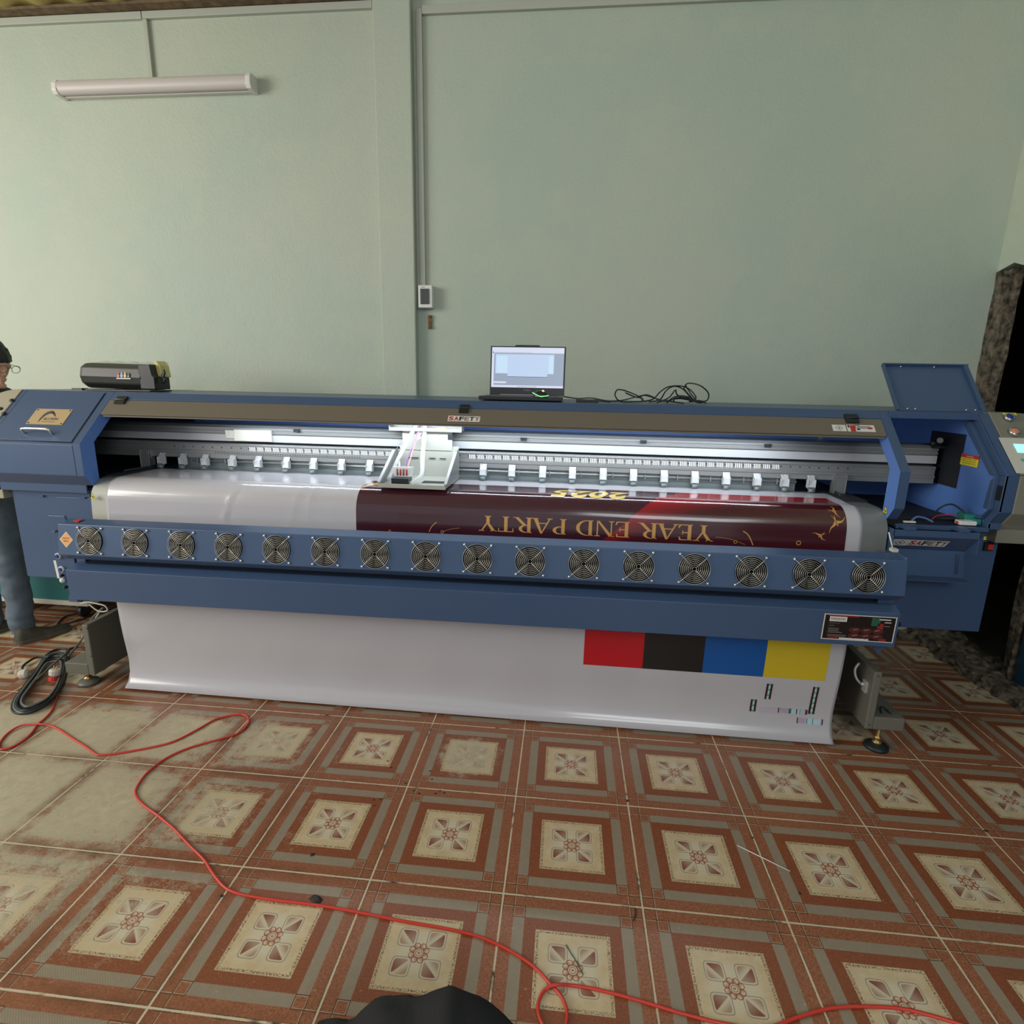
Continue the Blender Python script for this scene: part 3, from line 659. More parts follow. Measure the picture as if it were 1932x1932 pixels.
# platen: steel sheet the vinyl runs over
def arc(cy, cz_, r, a0, a1, n): return [(cy+r*cos(a0+(a1-a0)*k/n), cz_+r*sin(a0+(a1-a0)*k/n)) for k in range(n+1)]
PF = [(.50, 1.0), (.44, 1.0), (.38, 1.0), (.32, 1.0), (.26, 1.0), (.205, 1.0)]+arc(.205, .905, .095, pi/2, pi, 10)[1:]+[(.106, .85), (.104, .80)]
mb = MB(); X0, X1 = -1.575, 1.783
pp = [(y+.004, z-.004) for y, z in PF]; pq = [(y+.03, z-.03) for y, z in PF]
mb.prism([(y+.002, z-.003) for y, z in PF]+[(.5, .78)], X0, X1)
for k in range(len(mb.sm)): mb.sm[k] = False
pt = mb.build('platen', M['steel'], PR)
for pgn in pt.data.polygons: pgn.use_smooth = len(pgn.vertices) == 4
p = at(175, 938, 0, -1.54); triangle(pt, frame((-1.567, .1005, .915), (1, 0, 0), (0, .01, 1)), .03)
mb = MB(); mb.box(XL, -1.50, .22, .90, .985, 1.003); mb.box(1.70, XR, .30, .90, .985, 1.004); mb.box(-1.5, 1.7, .5, .9, .96, .998)
mb.tube([(1.70, .35, 1.012), (1.72, .44, 1.012), (1.75, .6, 1.012)], .004); mb.tube([(-1.56, .3, 1.01), (-1.53, .5, 1.012), (-1.52, .7, 1.01)], .004); mb.build('platen_shelf', M['dark'], PR)

# gantry beam (runs on into the right cabinet)
G0, G1 = -2.02, 2.13
mb = MB()
mb.prism([(.487, 1.225), (.475, 1.213), (.475, 1.204), (.480, 1.203), (.480, 1.197), (.475, 1.196), (.475, 1.186), (.482, 1.185), (.482, 1.182), (.478, 1.181), (.478, 1.146), (.52, 1.146), (.62, 1.146), (.62, 1.225)], G0, G1)
mb.m = 1; mb.prism([(.4775, 1.1805), (.4765, 1.1795), (.4765, 1.147), (.48, 1.147), (.48, 1.18)], G0, G1)
mb.build('upper_gantry_beam', [M['alu'], M['aluw']], PR)
mb = MB(); mb.box(G0, G1, .50, .60, 1.134, 1.146); mb.build('guide_gap', M['dark'], PR)
mb = MB(); mb.prism([(.52, 1.135), (.475, 1.135), (.470, 1.128), (.470, 1.124), (.474, 1.123), (.474, 1.096), (.469, 1.094), (.469, 1.083), (.472, 1.082), (.472, 1.060), (.62, 1.060), (.62, 1.135)], G0, G1)
mb.build('lower_gantry_beam', M['alu'], PR)
mb = MB(); x = -1.02
while x < 1.46:
    if -.28 < x < .04 and mb.v: mb.build('led_glint_bars', M['white'], PR); mb = MB()
    if not -.28 < x < .04:
        for k in range(4): mb.hexa([(x+.008*k, .4735, 1.100), (x+.0035+.008*k, .4735, 1.100), (x+.001+.008*k, .4735, 1.121), (x-.0025+.008*k, .4735, 1.121)], (0, -.0015, 0))  # white bars stand for reflections of the light strip, modelled as pale pieces
    x += .0405
mb.build('led_glint_bars', M['white'], PR)
mb = MB(); x = -1.45
while x < 1.77:
    mb.lathe((x+.034, .4745, 1.113), (0, -1, 0), [(.0032, 0), (.0032, .002)], 8); x += .0405 if x > -1.1 else .05
for k in range(60): mb.box(-1.2+k*.0125, -1.197+k*.0125, .467, .469, 1.087, 1.091)
mb.build('strip_hole', M['dark'], PR)
mb = MB(); mb.box(-1.09, -.90, .462, .476, 1.150, 1.205); mb.box(-1.14, -1.09, .470, .476, 1.16, 1.2); mb.build('encoder_housing', M['panel'], PR, .002)
for u, v in ((588, 812), (988, 828), (1214, 833), (1449, 840)):
    mb = MB(); q = at(u-28 if u == 588 else u, v, 1, .47); mb.box(q.x-.014, q.x+.014, .462, .476, q.z-.006, q.z+.006); mb.box(q.x-.011, q.x-.005, .460, .463, q.z-.008, q.z-.003); mb.box(q.x+.005, q.x+.011, .460, .463, q.z-.008, q.z-.003)
    mb.build('sensor_clip', M['black'], PR)
# roller rail and grey plate behind the clamps
mb = MB(); mb.box(-1.38, 1.56, .484, .50, .998, 1.062); mb.build('back_plate', M['greyplate'], PR)
mb = MB(); mb.tube([(-1.33, .475, 1.045), (1.56, .475, 1.045)], .0055, 8)
x = -1.3
while x < 1.55: mb.box(x, x+.004, .468, .482, 1.034, 1.056); x += .146
mb.build('roller_shaft', M['alu'], PR)
# media clamps
cpx = [306, 346, 388, 439, 488, 541, 592, 645, 698, 752, 805, 858, 912, 966, 1024, 1080, 1138, 1195, 1253, 1311, 1370, 1428, 1480, 1530]
cx = [at(u, 866+(u-306)*.0345, 1, .462).x for u in cpx]
x = cx[0]; w2 = .015
base = thing('x', 'x', 'x', (0, 0, 0)); bpy.data.objects.remove(base)
mb = MB(); P_ = [(.468, 1.078), (.455, 1.055), (.445, 1.028), (.447, 1.026), (.459, 1.052), (.472, 1.078)]
mb.prism(P_, x-w2, x+w2); mb.box(x-w2-.001, x-w2, .445, .47, 1.024, 1.06); mb.box(x+w2, x+w2+.001, .445, .47, 1.024, 1.06)
clamp = mb.build('media_clamp', M['aluw'], PR, 0, (x, .46, 1.05))
mb = MB(); mb.tube([(x-w2+.003, .443, 1.013), (x+w2-.003, .443, 1.013)], .0085, 10); mb.box(x-w2+.002, x+w2-.002, .44, .46, 1.018, 1.024); mb.build('clamp_roller', M['greyplate'], clamp)
mb = MB()
for a in (-.009, .009): mb.lathe((x+a, .467, 1.073), (0, -1, .3), [(.003, 0), (.0025, .003), (.0005, .004)], 8)
mb.build('screw', M['chrome'], clamp)
for xx in cx[1:]: copy_tree(clamp, PR, (xx-x, 0, 0))
for u in (276, 1590):
    q = at(u, 880, 1, .455); mb = MB(); mb.box(q.x-.026, q.x+.026, .452, .458, 1.0, 1.085); mb.box(q.x+.022, q.x+.026, .45, .49, .999, 1.088); mb.box(q.x-.026, q.x-.022, .45, .49, .999, 1.088)
    for a in (-.015, .015): mb.lathe((q.x+a, .452, 1.078), (0, -1, 0), [(.004, 0), (.003, .003)], 8)
    mb.build('edge_guide', M['alu'], PR, .001)

# print carriage
mb = MB()
mb.box(-.262, .03, .15, .44, 1.012, 1.016)
mb.hexa([(-.262, .148, 1.008), (.03, .148, 1.008), (.03, .148, 1.026), (-.262, .148, 1.026)], (0, .004, 0))
ca = mb.build('print_carriage', M['steel'], PR, .001)
mb = MB(); mb.box(-.25, .03, .432, .437, 1.016, 1.16); mb.box(-.235, .0, .428, .433, 1.14, 1.235); mb.build('carriage_back_plate', M['steel'], ca)
for xx in (-.262, .027):
    mb = MB(); mb.prism([(.155, 1.016), (.155, 1.03), (.36, 1.13), (.432, 1.15), (.432, 1.016)], xx, xx+.003); mb.build('carriage_side_plate', M['alu'], ca)
    mb = MB(); mb.hexa([(xx-.004, .152, 1.026), (xx+.008, .152, 1.026), (xx+.008, .37, 1.137), (xx-.004, .37, 1.137)], (0, -.004, .006)); mb.build('edge_flange', M['aluw'], ca)
mb = MB(); mb.box(-.29, .05, .40, .44, 1.228, 1.232); mb.box(-.29, .05, .398, .401, 1.228, 1.244); mb.box(-.29, -.287, .40, .46, 1.228, 1.252); mb.box(.047, .05, .40, .46, 1.228, 1.252); mb.box(-.29, .05, .46, .463, 1.228, 1.255); mb.build('cable_tray', M['alu'], ca)
mb = MB()
mb.tube(spline([(-.16, .44, 1.27), (-.175, .41, 1.235), (-.215, .35, 1.14), (-.245, .28, 1.05), (-.25, .25, 1.03)]), .009); mb.tube(spline([(-.128, .44, 1.27), (-.125, .41, 1.22), (-.115, .33, 1.12), (-.10, .25, 1.05), (-.135, .2, 1.02)]), .010); mb.build('tube', M['clear'], ca)
mb = MB()
mb.m = 0; mb.tube(spline([(-.15, .42, 1.25), (-.165, .38, 1.18), (-.19, .32, 1.09), (-.185, .27, 1.05)]), .0035); mb.m = 1; mb.tube(spline([(-.14, .42, 1.25), (-.16, .39, 1.19), (-.175, .32, 1.09), (-.18, .27, 1.05)]), .003)
mb.m = 2; mb.tube(spline([(-.08, .42, 1.240), (-.03, .40, 1.246), (-.01, .41, 1.236), (.03, .42, 1.240)]), .004); mb.m = 3; mb.tube(spline([(-.13, .43, 1.24), (-.155, .40, 1.20), (-.15, .39, 1.195), (-.14, .40, 1.2)]), .004)
mb.build('wire', [mat('purple_wire', (.25, .12, .3), .5), mat('pink_wire', (.6, .3, .28), .5), mat('orange_wire', (.8, .35, .12), .5), M['white']], ca)
mb = MB(); mb.prism([(-.215, 1.045), (-.145, 1.045), (-.138, 1.085), (-.222, 1.085)], .225, .265, 1); mb.build('ink_damper', M['clear'], ca)
mb = MB()
for k in range(4): mb.tube([(-.20+k*.014, .223, 1.05), (-.20+k*.014, .223, 1.078)], .0035)
mb.build('damper_strip', M['redink'], ca)
mb = MB(); mb.box(-.218, -.142, .19, .25, 1.018, 1.044); mb.build('print_head', M['black'], ca, .003)
for b6 in ((-.10, .0, .25, .30, 1.0165, 1.018), (-.08, -.05, .168, .18, 1.0165, 1.018), (-.21, -.16, .427, .4285, 1.10, 1.104), (-.11, -.08, .427, .4285, 1.10, 1.104), (-.06, -.03, .427, .4285, 1.10, 1.104), (-.02, .005, .427, .4285, 1.19, 1.215)):
    mb = MB(); mb.box(*b6); mb.build('slot', M['dark'], ca)
# things inside the right cabinet
t = thing('wire_bundle', 'loose coloured wires lying in the open right compartment', 'wires', (2.0, .2, .947))
mb = MB(); mb.tube(spline([(2.02, .25, .95), (2.05, .27, .99), (2.09, .26, 1.01), (2.12, .22, .98), (2.12, .2, .95)]), .0035)
mb.tube(spline([(1.9, .2, .95), (1.96, .22, .952), (2.04, .24, .953), (2.1, .22, .96)]), .0035); mb.build('cable', M['black'], t)
mb = MB(); mb.tube(spline([(2.0, .22, .955), (2.04, .25, .965), (2.09, .24, .97), (2.13, .22, .962)]), .003); mb.tube([(2.06, .17, .955), (2.10, .2, .965)], .005); mb.build('cable', M['redink'], t)
mb = MB(); mb.tube(spline([(1.90, .18, .952), (1.92, .185, .968), (1.95, .185, .965), (1.98, .18, .952)]), .004); mb.build('cable', mat('blue_wire', (.12, .2, .5), .4), t)
mb = MB(); mb.box(2.065, 2.125, .155, .19, .949, .965); mb.build('connector', M['white'], t, .002)
mb = MB(); mb.box(2.10, 2.145, .19, .24, .96, .985); mb.box(2.12, 2.15, .17, .19, .95, .972); mb.build('connector', mat('green_plastic', (.02, .22, .17), .4), t, .002)
mb = MB(); mb.box(1.86, 1.905, .158, .166, .949, .956); mb.build('connector', M['white'], t, .001)

# ------------------------------------------------------------------ front bars with fans
K = .0054
def tz(x): return K*(x-.4)
def bar(mb, prof, x0, x1):
    n = len(prof)
    mb.add([(x0, y, z+tz(x0)) for y, z in prof]+[(x1, y, z+tz(x1)) for y, z in prof], [tuple(range(n)), tuple(range(2*n-1, n-1, -1))]+[(i, (i+1) % n, n+(i+1) % n, n+i) for i in range(n)])
mb = MB(); bar(mb, [(.0, .860), (-.060, .849), (-.080, .7205), (-.045, .692), (.035, .692), (.035, .85)], -1.583, 1.775); fb = mb.build('fan_bar', B, PR, .002)
mb = MB(); bar(mb, [(-.030, .667), (-.070, .649), (-.066, .513), (.02, .508), (.03, .66)], -1.575, 1.778); lbar = mb.build('takeup_bar', B, PR, .002)
mb = MB(); bar(mb, [(.02, .70), (.02, .64), (.05, .64), (.05, .70)], -1.56, 1.77); mb.build('bar_gap', M['dark'], PR)
mb = MB(); mb.hexa([(1.765, -.06, .868), (1.775, -.06, .868), (1.79, .0, .868), (1.765, .0, .868)], (0, 0, -.02)); mb.build('bar_end_cap', B, fb, .004)
FB = lambda x: frame((x, -.070, .785+tz(x)), (1, 0, 0), (0, .020, .1285))
fx = [-1.436+i*(1.641+1.436)/15 for i in range(16)]
F = FB(fx[0]); org = F(0, 0, 0); nrm = (F(0, 0, 1)-F(0, 0, 0))
mb = MB(); mb.lathe(F(0, 0, -.002), nrm, [(.0575, 0), (.0575, .0035)], 40); mb.lathe(F(0, 0, .001), nrm, [(.019, 0), (.019, .004), (.017, .005)], 20)
mb.m = 1
for k in range(7):
    a = k*2*pi/7; q = [F(.019*cos(a), .019*sin(a), .0018), F(.053*cos(a+.25), .053*sin(a+.25), .0018), F(.053*cos(a+.85), .053*sin(a+.85), .005), F(.019*cos(a+.75), .019*sin(a+.75), .005)]
    mb.hexa(q, nrm*.0008)
fan = mb.build('cooling_fan', [mat('fan_void', (.003, .003, .004), .8, spec=.1), mat('fan_blade', (.008, .008, .009), .5)], PR, 0, org)
mb = MB()
for r in [.0085, .0155, .0225, .0295, .0365, .0435, .0505, .0575]:
    mb.tube([F(r*cos(2*pi*k/40), r*sin(2*pi*k/40), .009) for k in range(40)], .0009, 5, True)
for sx in (-1, 1):
    for sy in (-1, 1):
        mb.tube([F(.004*sx, .004*sy, .0105), F(.040*sx, .040*sy, .0105), F(.047*sx, .047*sy, .006), F(.053*sx, .053*sy, .002)], .0013, 6)
g = mb.build('fan_guard', M['wire'], fan)
for sx in (-1, 1):
    for sy in (-1, 1):
        mb = MB(); mb.lathe(F(.053*sx, .053*sy, 0), nrm, [(.0055, 0), (.0055, .004), (.0035, .0065), (.0005, .007)], 10); mb.build('screw', mat('screw_metal', (.66, .70, .66), .25, .8) if 'scr' not in M else M['scr'], fan)
        M['scr'] = bpy.data.materials['screw_metal']
for x in fx[1:]: copy_tree(fan, PR, (x-fx[0], 0, tz(x)-tz(fx[0])))
# stickers and switches on the fan bar
F = FB(-1.545)
mb = MB(); r = .031; poly(mb, F, [(0, -r), (r*.9, 0), (0, r), (-r*.9, 0)], .0008); mb.m = 1; put_text(mb, 'SAFETY', F, -.016, .002, .032, .007, .0012); put_text(mb, 'FIRST', F, -.012, -.010, .024, .007, .0012)
mb.m = 2
for k in range(4):
    c_ = [(0, -r), (r*.9, 0), (0, r), (-r*.9, 0)]; a, b = c_[k], c_[(k+1) % 4]; poly(mb, F, [a, b, (b[0]*1.1, b[1]*1.1), (a[0]*1.1, a[1]*1.1)], .0006)
mb.build('warning_sticker', [M['orange'], M['ink'], M['paper']], fb)
TF = frame((-1.53, -.05, .8485+tz(-1.53)), (1, 0, 0), (0, .060, .011))
mb = MB(); rect(mb, TF, -.008, .008, .030, .040, .0, .004); mb.m = 1; rect(mb, TF, -.002, .012, .022, .036, .002, .005); mb.build('rocker_switch', [M['black'], M['red']], fb, .001)
# poster on the lower bar
a, b_ = at(1550, 1193, 1, -.068), at(1694, 1199, 1, -.068); pz1 = .6425
pxa, pxb = at(1552, 1180, 1, -.068).x, at(1690, 1180, 1, -.068).x
PFm = frame((pxa, -.0675, .532+tz(1.6)), (1, 0, 0), (0, -.004, .136)); PW, PH = pxb-pxa, .103
PM = [M['paper'], mat('poster_black', (.012, .008, .008), .3), mat('poster_red', (.30, .02, .02), .35), mat('poster_grey', (.25, .21, .19), .4), mat('poster_green', (.02, .10, .06), .4), mat('poster_maroon', (.08, .015, .015), .4)]
mb = MB(); rect(mb, PFm, 0, 0, PW, PH, .0005); mb.m = 1; rect(mb, PFm, .004, .003, PW-.004, PH-.003, .0008)
def R(m_, a, b, c, d): mb.m = m_; rect(mb, PFm, a*PW, b*PH, c*PW, d*PH, .0011)
R(2, .06, .92, .48, .97); R(0, .08, .72, .32, .91); R(2, .09, .03, .24, .10); R(0, .25, .035, .66, .095); R(2, .80, .03, .90, .13); R(2, .75, .50, .83, .72); R(4, .66, .62, .78, .94)
R(0, .76, .86, .92, .90); R(0, .84, .76, .93, .79); R(3, .84, .62, .92, .64)
mb.m = 1; put_text(mb, 'KINQKING', PFm, .10*PW, .755*PH, .20*PW, .11*PH, .0015)
mb.m = 3
for k, tx in enumerate(('KINGQKING VINA', 'SAFETY')): put_text(mb, tx, PFm, .08*PW, (.63-k*.10)*PH, (.15-.07*k)*PW, .045*PH, .0015)
for k in range(3): R(3, .08, .44-k*.05, .23, .455-k*.05)
R(3, .08, .28, .28, .30); R(3, .08, .18, .34, .20); R(3, .08, .13, .34, .145)
mb.m = 5
for i in range(3):
    for j in range(2):
        cx_, cy_ = (.45+.16*i)*PW, (.42-.22*j)*PH; poly(mb, PFm, [(cx_+.022*cos(q*pi/4), cy_+.012*sin(q*pi/4)) for q in range(8)], .0013)
mb.m = 3
for i in range(3):
    for j in range(2):
        cx_, cy_ = (.46+.15*i)*PW, (.44-.23*j)*PH; poly(mb, PFm, [(cx_-.009, cy_), (cx_+.008, cy_+.004), (cx_+.010, cy_+.002), (cx_-.007, cy_-.003)], .0016)
mb.build('poster', PM, lbar)
# end brackets of the bars
mb = MB(); mb.prism([(-1.665, .862), (-1.59, .862), (-1.575, .80), (-1.575, .47), (-1.615, .47), (-1.655, .66)], -.018, -.006, 1); mb.build('end_bracket', B, PR, .002)
mb = MB(); mb.box(-1.60, -1.56, -.05, .02, .485, .51); mb.build('end_bracket', B, PR)
mb = MB(); mb.prism([(1.725, .70), (1.782, .70), (1.775, .49), (1.758, .462), (1.738, .49)], -.01, .004, 1); mb.build('end_bracket', B, PR, .002)
def knob(u, v, mcol, r, nm, ring=True, y=-.018):
    q = at(u, v, 1, y); mb = MB()
    if ring: mb.lathe((q.x, y, q.z), (0, -1, 0), [(r+.003, 0), (r+.003, .010), (r, .012)], 18)
    mb.m = 1; mb.lathe((q.x, y, q.z), (0, -1, 0), [(r, .0), (r, .013), (r*.6, .016)], 18); mb.build(nm, [M['white'], mcol], PR)
knob(112, 1048, M['bluebtn'], .010, 'push_button'); knob(118, 1073, M['bluebtn'], .010, 'push_button'); knob(120, 1094, M['white'], .008, 'dial'); knob(119, 1085, M['black'], .006, 'toggle_switch', False); knob(126, 1107, M['black'], .007, 'toggle_switch', False); knob(107, 1002, M['greyplate'], .005, 'bolt', False)
q0, q1 = at(101, 1057, 1, -.018), at(112, 1091, 1, -.018)
mb = MB(); mb.add([(q0.x, -.0195, q0.z), (q0.x+.012, -.0195, q0.z), (q1.x+.004, -.0195, q1.z), (q1.x-.008, -.0195, q1.z)], [(0, 1, 2, 3)]); mb.build('label_strip', M['paper'], PR)
mb = MB()
for zz in (.60, .555): mb.lathe((1.778, -.03, zz), (1, 0, 0), [(.014, 0), (.014, .012), (.011, .022), (.008, .026)], 12)
mb.build('knob', M['black'], PR)
# gas strut
mb = MB(); g0, g1 = at(1677, 1004, 1, .05), at(1684, 1034, 1, .03); mb.tube([g0, g1], .0025, 8); mb.m = 1; mb.box(g1.x-.006, g1.x+.014, .015, .04, g1.z-.012, g1.z); mb.build('gas_strut', [M['white'], M['cream']], PR)

# stand
def stand(sg, xo, z0, foot_y, xf):
    "sg -1 left, 1 right: vertical plate, outward foot box, levelling foot"
    mb = MB(); x0, x1 = sorted((xo, xo+sg*.030))
    mb.box(x0, x1, .07, .93, z0, z0+.257); 
    xa, xb = sorted((xo+sg*.030, xo+sg*.15))
    mb.box(xa, xb, .07, .30, z0, z0+.057)
    g_ = xo+sg*.03
    mb.add([(g_, .075, z0+.057), (g_, .075, z0+.20), (g_+sg*.0, .30, z0+.20), (g_+sg*.10, .30, z0+.057)], [(0, 1, 2, 3)]) if False else None
    mb.box(x0, x1, .38, .62, z0+.25, .53)
    s_ = mb.build('stand_leg', M['leg'], PR, .004)
    for fy in (foot_y, .87):
        mb = MB(); mb.lathe((xf, fy, 0), (0, 0, 1), [(.046, 0), (.046, .010), (.040, .016), (.016, .024), (.010, .026)], 24); mb.build('foot_pad', M['rubber'] if sg > 0 else mat('grey_foot', (.12, .125, .11), .4), s_)
        mb = MB(); mb.lathe((xf, fy, .02), (0, 0, 1), [(.018, 0), (.018, .012), (.010, .014), (.010, .02), (.014, .022), (.014, .032), (.008, .034), (.008, z0-.02)], 12); mb.build('levelling_screw', M['brass'], s_)
    return s_
sl_ = stand(-1, -1.652, .060, .10, -1.72)
sr_ = stand(1, 1.804, .090, .085, 1.868)
mb = MB(); mb.box(-1.73, -1.71, .068, .072, .29, .3); mb.lathe((-1.655, .09, .30), (0, -1, 0), [(.003, 0), (.003, .022)], 8); mb.lathe((-1.655, .09, .16), (0, -1, 0), [(.003, 0), (.003, .022)], 8); mb.box(-1.74, -1.70, .14, .17, .117, .135); mb.build('bolt', M['dark'], sl_)
mb = MB(); mb.tube(spline([(1.803, .19, .325), (1.785, .18, .30), (1.785, .16, .27), (1.803, .14, .25)], 5), .006); mb.build('handle', M['steel'], sr_)
mb = MB(); mb.box(1.796, 1.805, .10, .13, .235, .285); mb.lathe((1.797, .115, .268), (-1, 0, 0), [(.008, 0), (.007, .012), (.003, .014)], 10); mb.build('latch', M['steel'], sr_)
mb = MB(); mb.tube(spline([(1.875, .10, .149), (1.885, .13, .16), (1.90, .13, .158), (1.912, .10, .149)], 4), .003); mb.lathe((1.82, .071, .33), (0, -1, 0), [(.003, 0), (.003, .002)], 8); mb.lathe((1.82, .071, .11), (0, -1, 0), [(.003, 0), (.003, .002)], 8); mb.build('bolt', M['dark'], sr_)
mb = MB(); mb.box(-1.62, 1.80, .42, .50, .12, .24); mb.build('stand_beam', M['leg'], PR, .004)

# ------------------------------------------------------------------ the vinyl banner
BP = [(.482, 1.002), (.44, 1.002), (.38, 1.002), (.32, 1.002), (.26, 1.002), (.205, 1.002)]+arc(.205, .905, .097, pi/2, pi, 12)[1:]
BP += [(.104, .85), (.100, .78), (.096, .70), (.091, .60), (.087, .50), (.086, .42), (.089, .34), (.095, .26), (.103, .19), (.108, .13), (.104, .075), (.088, .035), (.060, .012), (.036, .003)]
cum = [0]
for a, b in zip(BP, BP[1:]): cum.append(cum[-1]+math.hypot(b[0]-a[0], b[1]-a[1]))
SL = cum[-1]
def bpt(s):
    s = max(0, min(SL, s)); i = 0
    while i < len(cum)-2 and cum[i+1] < s: i += 1
    t = (s-cum[i])/(cum[i+1]-cum[i]); a, b = BP[i], BP[i+1]
    return a[0]+(b[0]-a[0])*t, a[1]+(b[1]-a[1])*t, math.atan2(b[1]-a[1], b[0]-a[0])
def wr(x, s):
    "small wrinkles in the loose vinyl, only on the free left part"
    k = 0
    for x0, s0, tilt, wd, h in ((-.94, .47, .35, .012, .0030), (-.90, .42, .30, .010, -.002), (-.62, .40, .25, .009, .0022), (-.55, .36, .1, .012, .0022), (-.44, .34, .2, .008, .0018), (-.15, .40, .2, .008, .0012)):
        dx = x-(x0-(s-s0)*tilt); e = math.exp(-(dx/wd)**2)*math.exp(-((s-s0)/.12)**2); k += e*h
    k += .0016*sin(x*9+2)*math.exp(-((s-.36)/.05)**2)
    return max(k, -.0005) if s < .46 else k
def ban(x, s, off=0):
    y, z, a = bpt(s); off += wr(x, s); k = math.sin(a)
    nx = V((0, sin(a), -cos(a))) if False else V((0, -abs(sin(a)) if cos(a) < .01 or True else 0, 0))
    # outward normal: up on the platen, towards the camera on the drop
    ty, tz_ = cos(a), sin(a); n = V((0, tz_, -ty))
    if n.z < 0 and s < .3: n = -n
    if s >= .3 and n.y > 0: n = -n
    if s > SL-.12: n = V((0, tz_, -ty))
    return V((x, y, z))+n*off
BX0, BX1 = -1.499, 1.689
t = thing('vinyl_banner', 'wide white vinyl sheet with maroon party print hanging from the printer', 'banner', (.1, .04, 0))
ss = sorted(set([round(c, 4) for c in cum]+[round(.2+i*.012, 4) for i in range(24)]+[round(.6+i*.05, 4) for i in range(11)]))
ss = [s for s in ss if s <= SL]; nx_ = 260
mb = MB(); mb.smooth = True
vs = [ban(BX0+(BX1-BX0)*i/nx_, s) for i in range(nx_+1) for s in ss]; m_ = len(ss)
mb.add(vs, [(i*m_+j, (i+1)*m_+j, (i+1)*m_+j+1, i*m_+j+1) for i in range(nx_) for j in range(m_-1)])
sheet = mb.build('sheet', M['vinyl'], t); so = sheet.modifiers.new('thick', 'SOLIDIFY'); so.thickness = .0006; so.offset = 0
def decal(polys, name, mats, off=.0012, ds=.012, dxx=None, parent=None, uv=False, mis=None):
    "polys: 2D polygons (x, s) laid on the vinyl"
    bm = bmesh.new()
    for k, pg in enumerate(polys):
        f = bm.faces.new([bm.verts.new((a, b, 0)) for a, b in pg]); f.material_index = mis[k] if mis else 0
    smin = min(v.co.y for v in bm.verts); smax = max(v.co.y for v in bm.verts); xmin = min(v.co.x for v in bm.verts); xmax = max(v.co.x for v in bm.verts)
    cuts = [s for s in ss if smin < s < smax]
    for s in cuts: bmesh.ops.bisect_plane(bm, geom=bm.verts[:]+bm.edges[:]+bm.faces[:], plane_co=(0, s, 0), plane_no=(0, 1, 0), dist=1e-6)
    if dxx:
        x = xmin+dxx
        while x < xmax: bmesh.ops.bisect_plane(bm, geom=bm.verts[:]+bm.edges[:]+bm.faces[:], plane_co=(x, 0, 0), plane_no=(1, 0, 0), dist=1e-6); x += dxx
    lay = bm.loops.layers.uv.new('UVMap')
    for f in bm.faces:
        f.smooth = True
        for l in f.loops: l[lay].uv = (l.vert.co.x, l.vert.co.y)
    org = WO[parent]
    for v in bm.verts: v.co = ban(v.co.x, v.co.y, off)-org
    bmesh.ops.recalc_face_normals(bm, faces=bm.faces)
    me = bpy.data.meshes.new(name); bm.to_mesh(me); bm.free()
    for m in mats: me.materials.append(m)
    o = bpy.data.objects.new(name, me); COL.objects.link(o); o.parent = parent; WO[o] = org; return o
def s_of(z): # s on the drop for a height z
    for i in range(len(BP)-1):
        if BP[i][1] >= z > BP[i+1][1] and i >= 5: return cum[i]+(cum[i+1]-cum[i])*(BP[i][1]-z)/(BP[i][1]-BP[i+1][1])
MX0, MX1 = -.348, 1.630
S_TOP = .482-.327
decal([[(MX0, S_TOP), (MX1, S_TOP), (MX1, s_of(.60)), (MX0, s_of(.60))]], 'maroon_print', [M['maroon']], .0010, dxx=.0124, parent=t)
# gold corner scrap at the top left of the print
decal([[(MX0+.0, S_TOP+.16), (MX0+.02, S_TOP+.06), (MX0+.10, S_TOP+.0), (MX0+.13, S_TOP+.02), (MX0+.09, S_TOP+.08)]], 'gold_print', [M['gold']], .0018, parent=t)
